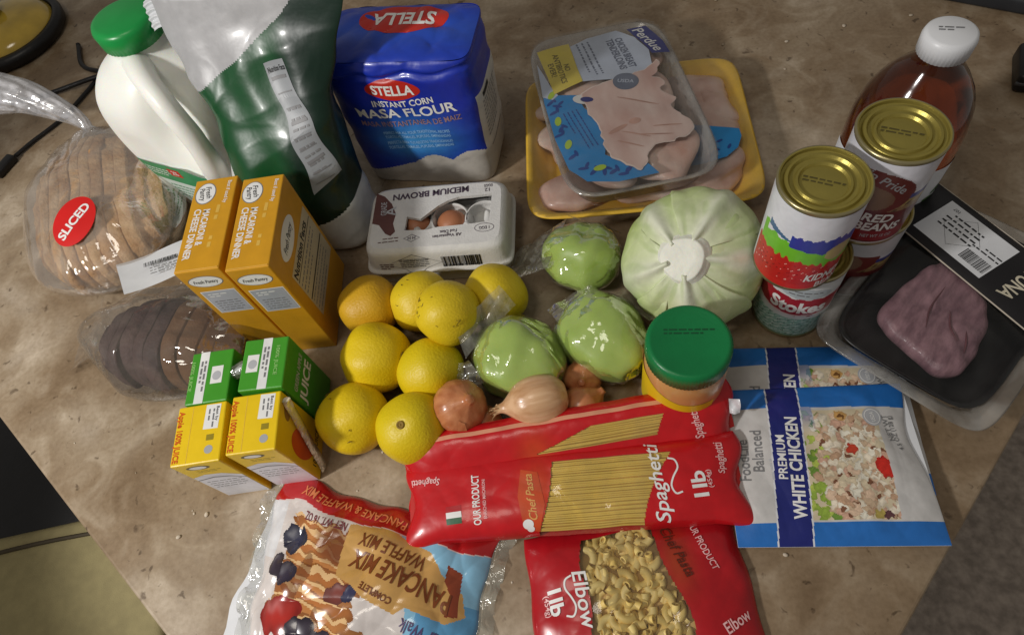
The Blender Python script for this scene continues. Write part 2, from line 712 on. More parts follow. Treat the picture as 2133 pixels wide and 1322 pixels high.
def counter_material():
    m = bpy.data.materials.new("mottled_laminate")
    m.use_nodes = True
    nt = m.node_tree
    b = nt.nodes["Principled BSDF"]
    tc = nt.nodes.new("ShaderNodeTexCoord")
    def noise(scale, detail, dist, rough=0.55):
        n = nt.nodes.new("ShaderNodeTexNoise")
        n.inputs["Scale"].default_value = scale
        n.inputs["Detail"].default_value = detail
        n.inputs["Roughness"].default_value = rough
        n.inputs["Distortion"].default_value = dist
        nt.links.new(tc.outputs["Object"], n.inputs["Vector"])
        return n.outputs[0]
    def ramp(src, stops):
        r = nt.nodes.new("ShaderNodeValToRGB")
        e = r.color_ramp.elements
        while len(e) < len(stops):
            e.new(0.5)
        for i, (p, c) in enumerate(stops):
            e[i].position = p
            e[i].color = (*lin(c), 1)
        nt.links.new(src, r.inputs[0])
        return r.outputs[0]
    def mix(f, a, c, mode='MIX'):
        x = nt.nodes.new("ShaderNodeMix")
        x.data_type = 'RGBA'
        x.blend_type = mode
        if isinstance(f, float):
            x.inputs[0].default_value = f
        else:
            nt.links.new(f, x.inputs[0])
        nt.links.new(a, x.inputs[6])
        nt.links.new(c, x.inputs[7])
        return x.outputs[2]
    big = ramp(noise(5.5, 4, 0.8), [(0.30, (118, 97, 72)), (0.46, (140, 120, 95)), (0.58, (162, 145, 122)), (0.68, (200, 186, 166))])
    med = ramp(noise(19, 4, 1.2, 0.5), [(0.30, (118, 96, 74)), (0.5, (152, 131, 106)), (0.72, (200, 184, 162))])
    fine = ramp(noise(190, 3, 0.0), [(0.30, (236, 234, 230)), (0.62, (255, 255, 255))])
    spots = ramp(noise(75, 3, 0.5), [(0.28, (128, 116, 104)), (0.36, (255, 255, 255))])
    c = mix(0.38, big, med)
    c = mix(1.0, c, fine, 'MULTIPLY')
    c = mix(0.7, c, spots, 'MULTIPLY')
    nt.links.new(c, b.inputs["Base Color"])
    b.inputs["Roughness"].default_value = 0.36
    b.inputs["Specular IOR Level"].default_value = 0.35
    bp = nt.nodes.new("ShaderNodeBump")
    bp.inputs["Strength"].default_value = 0.12
    bp.inputs["Distance"].default_value = 0.001
    nt.links.new(noise(320, 4, 0), bp.inputs["Height"])
    nt.links.new(bp.outputs[0], b.inputs["Normal"])
    return m


COUNTER = counter_material()
C0 = np.array([-4.5, -28.8])
dl, dr = np.array([-0.769, 0.639]), np.array([0.653, 0.757])
q = [C0, C0 + 150 * dr, C0 + 150 * dr + 205 * dl, C0 + 205 * dl]
bm = bmesh.new()
lo = [bm.verts.new((p[0], p[1], -3.6)) for p in q]
hi = [bm.verts.new((p[0], p[1], 0)) for p in q]
bm.faces.new(hi)
bm.faces.new(lo[::-1])
for i in range(4):
    bm.faces.new((lo[i], lo[(i + 1) % 4], hi[(i + 1) % 4], hi[i]))
bmesh.ops.bevel(bm, geom=[e for e in bm.edges], offset=0.35, segments=3, profile=0.5, affect='EDGES')
V = np.array([v.co[:] for v in bm.verts])
F = [[v.index for v in f.verts] for f in bm.faces]
bm.free()
obj("countertop", V, F, COUNTER, smooth=False, kind="structure")

# a few crumbs and dried specks scattered on the worktop
g = random.Random(77)
parts = []
for k in range(70):
    x, y = g.choice([(g.uniform(-66, -40), g.uniform(12, 50)), (g.uniform(-40, 30), g.uniform(2, 26)), (g.uniform(-85, 50), g.uniform(60, 95))])
    if (x + 4.5) * 0.639 + (y + 28.8) * 0.769 < 4 or (x + 4.5) * -0.757 + (y + 28.8) * 0.653 < 4:
        continue
    r_ = g.uniform(0.08, 0.26)
    V, F = blob(lambda t, p: np.stack([r_ * np.sin(p) * np.cos(t) * 1.3, r_ * np.sin(p) * np.sin(t), 0.5 * r_ * np.cos(p)], 1), 8, 6)
    parts.append((xf(V, (x, y, 0.4 * r_), (0, 0, g.uniform(0, 180))), F))
obj("crumbs", *join(*parts), M("crumb", (176, 150, 116), 0.8, 0.5, 8, rgb2=(226, 214, 196)), kind="stuff")["label"] = "tiny crumbs scattered over the mottled worktop"

# chair pushed under the counter edge
ch = thing("chair", "chair with cream cushioned seat and black base below the counter's edge", "chair", (-88, 4, -76), (0, 0, 10))
CREAM = M("cream_upholstery", (158, 146, 104), 0.8, 0.08, 60, 0.25, 700)
V, F = rbox(46, 36, 6, 1.6, 4, 40)
obj("seat_cushion", V, F, CREAM, ch)
V, F = tube(curve_pts([(-22, 14.6, 45.4), (0, 15.2, 46.3), (22, 14.6, 45.4)], 24), 0.35, 8)
obj("piping", V, F, M("dark_piping", (70, 60, 42), 0.7), ch)
V, F = rbox(47, 30, 7, 1.0, 3, 38)
obj("seat_base", xf(V, (1, 30, 0)), F, BLACKPLASTIC, ch)
V, F = rbox(46, 4, 30, 1.2, 3, 46)
obj("backrest", xf(V, (4, 55, 0), (-10, 0, 0)), F, M("black_fabric", (26, 26, 30), 0.8, 0.2, 50, 0.3, 500), ch)
for x, y in ((-20, -15), (20, -15), (-20, 40), (20, 40)):
    V, F = tube([(x, y, 0), (x * 0.96, y * 0.96, 39)], [1.2, 1.6], 12)
    obj("leg", V, F, BLACKPLASTIC, ch)

# ------------------------------------------------------------------ things at the far edges of the counter
dish = thing("round_dish", "round yellow glass dish with black rim at the counter's far corner", "dish", (-103.5, 104.0, 0))
V, F = lathe([(9.6, 0), (10.4, 0.5), (10.6, 1.6), (10.2, 2.4), (9.3, 2.5), (9.0, 1.6), (9.0, 0.4)], 72)
obj("rim", V, F, BLACKPLASTIC, dish)
V, F = lathe([(9.0, 0.8), (8.9, 2.2), (7.6, 3.6), (5.0, 4.6), (2.4, 5.0), (0.0, 5.1)], 64)
obj("dome", V, F, M("yellow_glass", (196, 164, 62), 0.15, 0.18, 25, coat=0.5), dish)
V, F = tube(curve_pts([(-6.5, -2.5, 4.4), (-4.6, -1.2, 6.2), (-1.5, -0.6, 6.6), (1.2, 0.6, 5.4)], 18), [2.2] * 7 + [1.9] * 12, 14)
obj("handle", V, F, M("dark_knob", (58, 50, 42), 0.4, 0.2), dish)
cord = tube(curve_pts([(-88, 99, 0.5), (-85, 93, 0.4), (-80, 90.5, 0.4), (-73, 88, 0.4), (-66, 84, 0.4), (-60, 80, 0.4)], 40), 0.38, 8)
obj("black_cable", *cord, BLACKPLASTIC)["label"] = "black power cord running behind the milk jug"
bpy.data.objects["black_cable"]["category"] = "cord"
c2 = thing("charging_cable", "thin black cable with a plug end beside the bread bag's twisted neck", "cable", (0, 0, 0))
obj("wire", *tube(curve_pts([(-80, 91, 0.4), (-82, 85, 0.4), (-84, 80, 0.4), (-87.5, 75.5, 0.4), (-89.3, 72.5, 0.5)], 40), 0.32, 8), BLACKPLASTIC, c2)
V, F = rbox(1.7, 4.2, 1.1, 0.3, 3)
obj("plug", xf(V, (-90.2, 70.4, 0.1), (0, 0, -20)), F, BLACKPLASTIC, c2)
c3 = obj("power_cable", *tube(curve_pts([(-105, 90, 0.5), (-98, 86, 0.5), (-90, 86.5, 0.4), (-80, 88.5, 1.1), (-74, 88.6, 1.1)], 40), 0.4, 8), BLACKPLASTIC)
c3["label"] = "black cable lying on the counter under the bread bag's twisted plastic tail"
c3["category"] = "cord"
tr = thing("black_tray", "dark grey tray corner at the counter's far end behind the amber bottle", "tray", (62, 84, 0), (0, 0, -31))
V, F = rbox(22, 16, 2.2, 0.5, 3)
obj("tray_body", V, F, M("dark_grey_plastic", (44, 46, 50), 0.5, 0.1), tr)
V, F = rbox(19.5, 13.5, 0.5, 0.2, 2, 2.1)
obj("tray_pad", V, F, M("slate_plastic", (62, 64, 68), 0.55, 0.1), tr)
bk = thing("black_case", "small black case cut off by the frame, between bottle and tray", "case", (56.3, 65.2, 0), (0, 0, -20))
V, F = rbox(6, 6.5, 2.6, 0.6, 3)
obj("case_body", V, F, BLACKPLASTIC, bk)
V, F = rbox(6.1, 0.4, 0.4, 0.1, 2, 1.2)
obj("seam", xf(V, (0, -3.15, 0)), F, M("grey_seam", (60, 60, 62), 0.5), bk)

# ------------------------------------------------------------------ milk jug
mk = thing("milk_jug", "white plastic milk jug with green screw cap", "milk jug", (-48.8, 63.4, 0), (0, 0, -25))
MILK = M("milky_plastic", (242, 243, 236), 0.38, 0.02, 20, 0.08, 120, sss=0.25)
lf = Loft([(0, 6.2, 6.2, 0, 0, 4), (0.8, 7.3, 7.3, 0, 0, 4.5), (8, 8.2, 7.7, -0.4, 0, 4.6), (13.5, 8.4, 7.7, -0.5, 0, 4.4), (17.4, 8.0, 7.2, -0.6, 0, 3.6),
           (20.0, 6.3, 5.8, -1.0, 0.2, 2.8), (21.6, 3.9, 4.0, -1.2, 0.3, 2.2), (22.6, 3.2, 3.2, -1.2, 0.3, 2.0), (24.2, 3.1, 3.1, -1.2, 0.3, 2.0)])


def milk_dent(V, A):
    # hollow beside the handle, right of the front ridge
    c = np.array([4.6, -4.2, 15.5])
    d = (V - c) / np.array([3.4, 4.6, 5.2])
    k = np.exp(-(d ** 2).sum(1) * 1.1)
    dirn = np.array([-0.35, 0.9, -0.1])
    V = V + 5.0 * k[:, None] * dirn
    # faint panel on the front face
    e = np.exp(-(((V[:, 0] + 2.6) / 2.6) ** 6 + ((V[:, 2] - 9) / 5.0) ** 6)) * (V[:, 1] < -5)
    V[:, 1] += 0.25 * e
    return V


V, F, _ = lf.mesh(120, 80, milk_dent)
obj("bottle", V, F, MILK, mk)
hp = curve_pts([(-0.2, -2.0, 21.4), (2.8, -4.0, 21.2), (5.6, -5.4, 19.2), (7.2, -6.0, 15.6), (7.2, -6.2, 11.8), (6.2, -5.8, 9.2)], 30)
obj("handle", *tube(hp, np.interp(np.arange(31), [0, 8, 20, 30], [1.7, 1.35, 1.3, 1.6]), 16), MILK, mk)
CAPG = M("green_cap_plastic", (24, 142, 66), 0.32, 0.05, 40)
V, F = lathe([(3.3, 22.9), (3.65, 23.0), (3.7, 24.9), (3.5, 25.35), (3.0, 25.5), (0, 25.55)], 96, flute=(1, 2, 0, 0.06))
obj("cap", xf(V, (-1.2, 0.3, 0)), F, CAPG, mk)
d = Decals(mk, lf.front, flat=False)
GLAB = M("green_label", (58, 140, 92), 0.4, 0.08)
d.poly([(-6.6, 9.6), (3.2, 10.4), (6.3, 9.2), (6.3, 2), (-2.0, 2.0)], M("pale_label", (206, 220, 212), 0.4, 0.05), 0, "paper_label")
d.poly([(-6.6, 9.6), (3.2, 10.4), (6.3, 9.2), (6.3, 7.2), (-4.6, 6.8)], GLAB, 1, "label_band")
d.rect(0.9, 9.0, 2.2, 1.3, REDINK, 4, 2)
d.text("2%", 0.9, 9.0, 0.7, WHITE, rot=4, lvl=3)
d.lines(-2.5, 8.4, 4.5, 3, 0.5, 0.16, WHITE, 3, 2)
d.lines(0.5, 5, 6, 4, 0.7, 0.2, GLAB, 3, 2)
d.build()

# ------------------------------------------------------------------ green and white bag
gb = thing("green_bag", "tall green and white plastic bag with crimped silver top beside the milk", "bag", (-35.2, 53.2, 0), (0, 0, -10))
lf = Loft([(0, 6.6, 3.6, 0.6, 0, 3.4), (1.2, 7.6, 4.6, 0.4, 0, 3.2), (6, 7.8, 5.0, 0.1, 0.6, 2.8), (12, 7.7, 4.5, 0, 2.1, 2.5), (17, 7.8, 3.2, -0.2, 4.0, 2.3),
           (21, 9.4, 1.8, -0.6, 5.8, 2.1), (24.5, 10.6, 0.7, -0.2, 7.2, 2.0), (27.5, 11.2, 0.22, 0.4, 8.2, 2.0)])
gw, gc = waves(31, 6, 0.06, 0.2), creases(33, 4, 0.08, 0.25)


def bag_disp(V, A):
    k = 0.26 * gw(V[:, 0], V[:, 2]) + 0.22 * gc(V[:, 0] * 0.8, V[:, 2])
    f = np.clip((27.5 - V[:, 2]) / 6, 0.1, 1) * np.clip(V[:, 2] / 2, 0, 1)
    V[:, 1] += k * f * np.where(V[:, 1] < 8, 1, -1)
    V[:, 0] += 0.25 * gw(V[:, 2], V[:, 1] + 7) * f
    return V


def bag_col(x, y, z):
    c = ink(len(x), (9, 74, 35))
    mixto(c, np.clip((x - 0.5 - 0.12 * (z - 12)) / 2.5, 0, 1), (7, 38, 26))  # right half darkened in the colour to stand for the shadow on it
    top = np.interp(x, [-11, -8, -2, 4, 8], [18.6, 19.2, 22.3, 25.8, 29])
    put(c, z > top, (172, 172, 174))  # silver top, its grey lowered to include the shade there
    put(c, z < 5.6 + 0.05 * (x - 2) ** 2 - 0.30 * np.minimum(x, 0), (214, 216, 214))
    return c


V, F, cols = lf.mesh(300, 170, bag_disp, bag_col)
obj("bag_body", V, F, M_print("bag_ink_and_shade", 0.36, 0.12, 0.2, 40), gb, cols=cols)


def bag_front(u, v):
    p = lf.front(u, v)
    return bag_disp(p, None)


d = Decals(gb, bag_front, flat=False, step=0.4, base=0.05)
PANEL = M("shaded_panel_grey", (142, 146, 150), 0.4, 0.05)  # pale panel, shade on this side put into the grey
d.poly([(1.6, 21.8), (4.1, 22.4), (7.2, 11.2), (4.4, 9.6)], PANEL, 0, "nutrition_panel")
a_ = -77
d.text("Nutrition Facts", 3.1, 21.4, 0.5, BLACK, w=2.3, rot=14, lvl=1)
for k in range(9):
    t = k / 8
    d.rect(3.2 + 2.4 * t, 20.6 - 9.6 * t, 2.0, 0.10 if k % 3 else 0.3, GREYINK, 14, 1, "panel_rule")
d.lines(4.6, 15.2, 1.9, 8, 0.85, 0.2, GREYINK, 14, 1)
d.build()
# crimped, folded-over end of the silver top
cr = waves(5, 3, 0.8, 1.4)


def crimp(u, v):
    return np.stack([u, 0.12 * np.sin(v * 9.0) + 0.25 * v, v + 0.10 * np.sin(u * 2.1)], 1)


V, Q, _ = grid(crimp, 0, 4.6, 12, 0, 3.0, 48)
SILVER = M("silver_film", (214, 216, 220), 0.28, 0.06, 60, 0.15, 200, metal=0.15)
obj("crimped_seal", xf(V, (-12.2, 7.2, 24.2), (-30, -18, 8)), Q, SILVER, gb)

# ------------------------------------------------------------------ blue flour bag
fb = thing("flour_bag", "blue and white paper flour bag with red oval logo and folded top", "flour bag", (-19.7, 63.6, 0), (0, 0, -9))
lf = Loft([(0, 8.2, 5.0, 0, 0, 7), (0.8, 8.7, 5.3, 0, 0, 6), (6, 9.1, 5.6, 0, 0, 5), (13, 9.2, 5.5, 0, 0, 5), (17.2, 9.1, 5.3, 0, 0, 6), (18.6, 8.95, 5.0, 0, 0.1, 7), (19.0, 8.85, 4.8, 0, 0.2, 8)])
fw, fc = waves(41, 6, 0.08, 0.25), creases(43, 5, 0.1, 0.35)


def flour_disp(V, A):
    up = np.clip((V[:, 2] - 16.6) / 1.0, 0, 1)
    k = 0.10 * fw(V[:, 0], V[:, 2] * 1.2) + (0.05 + 0.24 * up) * fc(V[:, 0], V[:, 2] * 1.5)
    # a fold line runs across the front near the top
    fold = np.exp(-((V[:, 2] - (17.5 + 0.05 * V[:, 0] + 0.25 * np.sin(V[:, 0]))) / 0.35) ** 2)
    n = V.copy()
    n[:, 2] = 0
    n /= np.linalg.norm(n, axis=1)[:, None]
    return V + n * (k - 0.45 * fold)[:, None]


def flour_col(x, y, z):
    c = ink(len(x), (24, 44, 168))
    g = np.exp(-((x - 0.3) / 5) ** 2 - ((z - 8.2) / 3.2) ** 2)
    mixto(c, 0.95 * g * (y < 0), (66, 150, 214))
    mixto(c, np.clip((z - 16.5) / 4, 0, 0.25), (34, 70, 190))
    wave = 4.4 + 0.10 * x + np.where(x > -1, 1.1 * np.abs(np.sin((x + 1) * 0.62)), 0.2 * x + 0.2)
    put(c, (z < wave), (206, 200, 190))
    side = (x > 8.2) & (np.abs(y) < 4.4) & (z < 13.8)
    put(c, side, (206, 203, 198))
    return c


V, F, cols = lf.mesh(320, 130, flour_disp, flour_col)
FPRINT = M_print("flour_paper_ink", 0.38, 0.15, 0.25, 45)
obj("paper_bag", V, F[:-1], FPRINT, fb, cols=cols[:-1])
tw = creases(47, 4, 0.1, 0.3)


def flour_top(u, v):
    e = np.clip(1 - (np.abs(u) / 9.0) ** 6, 0, 1) * np.clip(1 - (np.abs(v) / 4.8) ** 6, 0, 1)
    p = lf.ring(np.full(len(u), 18.6), np.arctan2(v, u))
    return np.stack([u, v + 0.2, 19.0 + (0.5 + 0.30 * tw(u, v) + 0.12 * u * 0) * e - 0.4 * (1 - e) * 0], 1)


def topcol(u, v):
    c = ink(len(u), (28, 58, 176))
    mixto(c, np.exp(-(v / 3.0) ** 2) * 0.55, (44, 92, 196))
    return c


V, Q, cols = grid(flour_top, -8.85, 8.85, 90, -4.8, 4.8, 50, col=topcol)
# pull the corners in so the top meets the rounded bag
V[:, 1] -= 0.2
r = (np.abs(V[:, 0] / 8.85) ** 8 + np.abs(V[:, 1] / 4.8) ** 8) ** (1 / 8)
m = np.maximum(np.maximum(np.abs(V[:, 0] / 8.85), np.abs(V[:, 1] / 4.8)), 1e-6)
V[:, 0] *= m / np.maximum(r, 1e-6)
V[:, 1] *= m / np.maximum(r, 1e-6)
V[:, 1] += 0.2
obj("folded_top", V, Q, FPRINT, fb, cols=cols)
FRED = M("logo_red", (190, 44, 34), 0.35, 0.05)
d = Decals(fb, flour_top, flat=False, base=0.03)
d.ell(0.2, 1.7, 5.4, 2.5, FRED, 0, 0)
d.text("STELLA", 0.2, 1.7, 2.1, WHITE, w=7.6, rot=180, lvl=1, bold=0.03)
d.build()
d = Decals(fb, lambda u, v: flour_disp(lf.front(u, v), None), flat=False, step=0.35, base=0.03)
d.ell(-0.6, 15.8, 3.4, 1.3, FRED, 0, 0)
d.text("STELLA", -0.6, 15.8, 1.2, WHITE, w=5.2, lvl=1, bold=0.03)
d.text("INSTANT CORN", 0.2, 14.0, 0.8, WHITE, w=7.6, lvl=1, bold=0.02, arc=0.012, rot=4)
d.text("MASA FLOUR", 0.2, 12.6, 1.3, WHITE, w=12.6, lvl=1, bold=0.02, arc=0.010, rot=4)
TANINK = M("tan_ink", (150, 120, 130), 0.4, 0.05)
d.text("MASA INSTANTANEA DE MAIZ", 0.4, 11.0, 0.75, TANINK, w=12.8, lvl=1, arc=0.010, rot=4)
PALEBLUE = M("pale_blue_ink", (150, 196, 236), 0.4, 0.05)
d.text("PERFECT FOR ALL YOUR TRADITIONAL RECIPES", 0.5, 9.6, 0.42, PALEBLUE, w=8.6, lvl=1, rot=4)
d.text("TORTILLAS, TAMALES, PUPUSAS, EMPANADAS", 0.5, 8.9, 0.42, PALEBLUE, w=8.6, lvl=1, rot=4)
d.text("PERFECTA PARA TUS RECETAS TRADICIONALES", 0.6, 8.0, 0.42, PALEBLUE, w=8.6, lvl=1, rot=4)
d.text("TORTILLAS, TAMALES, PUPUSAS, EMPANADAS", 0.6, 7.3, 0.42, PALEBLUE, w=8.6, lvl=1, rot=4)
d.build()
d = Decals(fb, lambda u, v: flour_disp(lf.side(u, v), None), flat=False, step=0.4, base=0.03)
d.rect(-1.9, 13.0, 2.4, 0.55, BLACK, 0, 0)
d.lines(-0.8, 9.6, 5.2, 9, 0.65, 0.2, GREYINK, 0, 0)
d.rect(-0.8, 5.4, 5.2, 0.12, BLACK, 0, 0)
d.build()

# ------------------------------------------------------------------ egg carton (cut short)
eg = thing("egg_carton", "white egg carton with barcode and a window showing a brown egg", "egg carton", (-17.8, 47.6, 0), (0, 0, -1.5))
PULP = M("white_foam", (212, 211, 208), 0.7, 0.04, 120, 0.25, 600)
lf = Loft([(0, 8.1, 4.9, 0, 0, 8), (2.4, 8.5, 5.2, 0, 0, 9), (2.7, 8.9, 5.6, 0, 0, 9), (3.1, 8.9, 5.6, 0, 0, 9), (3.4, 8.6, 5.3, 0, 0, 9), (5.4, 8.35, 5.05, 0, 0, 8), (6.0, 8.1, 4.8, 0, 0, 8), (6.3, 7.7, 4.4, 0, 0, 8)])
V, F, _ = lf.mesh(128, 42)
obj("carton_shell", V, F[:-1], PULP, eg)
a = np.linspace(0, 2 * math.pi, 96, endpoint=False)
outer = lf.ring(np.full(96, 6.3), a)
win = [(-3.6, -1.9), (-0.9, -2.05), (0.4, -1.75), (2.2, -1.7), (4.6, -1.6), (6.4, -1.45), (6.6, 2.6), (4.2, 2.5), (2.6, 2.5), (1.4, 2.1), (0.2, 1.4), (-0.9, 0.4), (-1.8, -0.4), (-2.9, -0.1), (-3.5, 0.1)]
pts = [Vector((p[0], p[1], 0)) for p in outer]
hole = [Vector((x, y, 0)) for x, y in win]
tri = tessellate_polygon([pts, hole])
allp = [(p.x, p.y, 6.3) for p in pts] + [(p.x, p.y, 6.3) for p in hole]
F = []
for t in tri:
    p = [np.array(allp[i][:2]) for i in t]
    s = np.cross(p[1] - p[0], p[2] - p[0])
    F.append(list(t) if s > 0 else list(t)[::-1])
lid = obj("lid_panel", allp, F, PULP, eg, smooth=False)
rim = [(x, y, 6.3) for x, y in win] + [(x, y, 5.9) for x, y in win]
n = len(win)
obj("window_edge", rim, [[i, (i + 1) % n, n + (i + 1) % n, n + i] for i in range(n)], PULP, lid, smooth=False)
V, F = rbox(15.6, 9.0, 0.4, 0.1, 1, 3.0)
obj("inner_tray", V, F, PULP, eg)
EGG = M("brown_egg_shell", (172, 112, 78), 0.45, 0.06, 60, 0.1, 500)
for i, x in enumerate((1.4, 5.6, -2.9)):
    V, F = lathe([(2.5, 3.2), (2.62, 4.0), (2.5, 4.8), (2.2, 5.3), (2.05, 5.3), (2.2, 4.6), (2.2, 3.2)], 48)
    obj("egg_cup", xf(V, (x, 0.3, 0)), F, PULP, eg)
    if i != 1:
        V, F = blob(lambda t, p: np.stack([1.85 * np.sin(p) * np.cos(t), 1.85 * np.sin(p) * np.sin(t), 4.1 + np.where(np.cos(p) > 0, 1.75, 1.6) * np.cos(p)], 1), 32, 20)
        e = obj("brown_egg", xf(V, (x + 0.1, 0.1, 0)), F, EGG, eg)
for x, y, s in ((-2.4, -1.2, 1.0), (3.6, -0.9, 1.0), (6.0, 0.6, 0.9)):
    V, F = lathe([(1.0 * s, 3.0), (0.7 * s, 4.4), (0.35 * s, 5.5), (0.0, 5.6)], 20)
    obj("divider_post", xf(V, (x, y, 0)), F, PULP, eg)
d = Decals(eg, plane((0, 0, 6.3), (1, 0, 0), (0, 1, 0)), base=0.02)
BROWNINK = M("brown_ink", (96, 62, 58), 0.6, 0.1)
EGGINK = M("egg_print", (74, 60, 74), 0.6, 0.1)
d.text("MEDIUM BROWN", -0.9, 3.35, 0.85, EGGINK, w=9.3, rot=183, bold=0.03)
d.text("12", 6.0, 3.2, 0.5, EGGINK, rot=183)
d.text("EGGS", 6.1, 3.85, 0.4, EGGINK, rot=183, w=1.0)
d.poly([(-7.7, 4.0), (-6.6, 3.4), (-5.6, 2.2), (-4.9, 0.6), (-5.1, -0.8), (-4.7, -2.0), (-5.2, -2.6), (-5.9, -2.2), (-6.8, -0.9), (-7.7, -0.6)], BROWNINK, 0)
d.text("GRADE", -6.5, 1.5, 0.7, PALEGREY, w=2.0, rot=95, lvl=1)
d.text("A", -5.6, 1.0, 1.3, PALEGREY, rot=95, lvl=1)
d.ring(5.9, -2.3, 1.15, 0.62, 0.07, EGGINK)
d.text("1 EGG", 5.9, -2.35, 0.42, EGGINK, w=1.2, rot=183)
d.text("All Vegetarian", 1.6, -3.1, 0.42, EGGINK, w=3.4, rot=183)
d.text("Fed Diet", 1.7, -2.5, 0.42, EGGINK, w=2.0, rot=183)
d.ring(-2.6, -3.1, 1.0, 0.55, 0.08, EGGINK, n=4)
d.text("H H", -2.6, -3.1, 0.42, EGGINK, w=0.9, rot=183)
d.lines(-5.5, -3.2, 2.6, 2, 0.45, 0.12, BROWNINK, 183)
d.build()
fr = lambda u, v: lf.front(u, v)
d = Decals(eg, fr, flat=False, base=0.03)
d.barcode(3.0, 4.25, 4.6, 1.7, BLACK)
d.text("0 77438 55612", 2.9, 3.55, 0.34, BLACK, w=4.4)
d.ring(-2.6, 4.2, 3.3, 1.5, 0.06, BLACK, n=4, rot=0)
d.text("SAFE HANDLING INSTRUCTIONS", -2.6, 4.9, 0.22, BLACK, w=3.6)
d.lines(-2.6, 4.2, 3.4, 4, 0.32, 0.1, BLACK)
d.lines(-6.0, 3.9, 1.7, 3, 0.35, 0.14, BROWNINK)
d.build()

# ------------------------------------------------------------------ chicken packages
CHICK = M("raw_chicken", (232, 194, 178), 0.32, 0.12, 30, 0.35, 60, rgb2=(242, 220, 206), coat=0.3, sss=0.15)
CHICK2 = M("raw_chicken_darker", (222, 174, 156), 0.32, 0.14, 30, 0.35, 60, rgb2=(238, 208, 194), coat=0.3, sss=0.15)


def rrect(hx, hy, p=7, n=96):
    a = np.linspace(0, 2 * math.pi, n, endpoint=False)
    c, s = np.cos(a), np.sin(a)
    return np.stack([hx * np.sign(c) * np.abs(c) ** (2 / p), hy * np.sign(s) * np.abs(s) ** (2 / p)], 1)


def tray(secs, p=7, n=96):
    """open tray from (half x, half y, z) rings, from the outer foot up over the lip and down to the inner floor"""
    V = np.vstack([np.hstack([rrect(a, b, p, n), np.full((n, 1), z)]) for a, b, z in secs])
    F = []
    for i in range(len(secs) - 1):
        for j in range(n):
            k = (j + 1) % n
            F.append([i * n + j, i * n + k, (i + 1) * n + k, (i + 1) * n + j])
    F.append(list(range(n))[::-1])
    F.append(list(range((len(secs) - 1) * n, len(secs) * n)))
    return V, F


def meat(cx, cy, cz, rx, ry, rz, rot, seed):
    w = waves(seed, 5, 0.12, 0.35)
    def fn(t, p):
        x, y, z = np.sin(p) * np.cos(t), np.sin(p) * np.sin(t), np.cos(p)
        k = 1 + 0.14 * w(x * 3, y * 3 + z * 2)
        return np.stack([rx * x * k, ry * y * k, rz * np.sign(z) * np.abs(z) ** 0.8 * k], 1)
    V, F = blob(fn, 40, 24)
    return xf(V, (cx, cy, cz), (0, 0, rot)), F


YFOAM = M("yellow_foam", (228, 184, 62), 0.55, 0.06, 60, 0.15, 500)
t1 = thing("chicken_tray", "raw chicken in a yellow foam tray, lower of the two packages", "chicken tray", (6.6, 60.0, 0), (0, 0, 0))
obj("foam_tray", *tray([(11.2, 9.4, 0), (11.8, 10.0, 0.3), (13.4, 11.6, 2.6), (13.9, 12.2, 3.0), (14.0, 12.3, 3.2), (13.7, 12.0, 3.35), (13.1, 11.3, 3.0), (11.6, 9.8, 0.8), (11.2, 9.4, 0.6)], 9), YFOAM, t1)
for i, (x, y, rx, ry, rot) in enumerate([(-7, -6.5, 5.5, 3.4, 10), (1, -7, 5.5, 3.2, -8), (8, -6, 4.6, 3.6, 20), (-8, 2, 4.2, 5.0, 5), (8.4, 0.5, 4.0, 5.0, -12), (0, 1, 6.0, 4.5, 30), (7.5, 7.2, 5.0, 3.4, -20), (-6, 7.5, 6.2, 3.2, 8), (10.2, 4.0, 2.4, 4.4, 8)]):
    V, F = meat(x, y, 1.9, rx, ry, 1.5, rot, 60 + i)
    obj("chicken_piece", V, F, CHICK if i % 2 else CHICK2, t1)
tf = waves(71, 6, 0.05, 0.2)


def film1(u, v):
    e = np.clip(1 - (np.abs(u) / 13.9) ** 6, 0, 1) * np.clip(1 - (np.abs(v) / 12.2) ** 6, 0, 1)
    return np.stack([u, v, 3.4 + 0.45 * e + 0.10 * tf(u, v) * e], 1)


V, Q, _ = grid(film1, -13.7, 13.7, 60, -12.0, 12.0, 54, keep=lambda u, v: (np.abs(u) / 13.9) ** 9 + (np.abs(v) / 12.2) ** 9 < 1)
obj("film_cover", V, Q, TRAYFILM, t1)
SKYBLUE = M("label_blue", (36, 138, 206), 0.35, 0.05)
DKBLUE = M("label_dark_blue", (24, 70, 150), 0.35, 0.05)
d = Decals(t1, film1, flat=False, step=0.8, base=0.03)
d.poly([(5, 0.5), (12.2, -1.4), (12.3, -2.6), (11.6, -4.4), (10.0, -5.9), (7.6, -6.6), (4, -6.8)], SKYBLUE, 0, "brand_label")
for x, y, r in ((9.6, -3.2, 30), (10.6, -4.2, 60), (9.0, -4.6, -20), (8.6, -2.6, 0)):
    d.ell(x, y, 0.45, 0.18, DKBLUE, r, 1)
d.build()

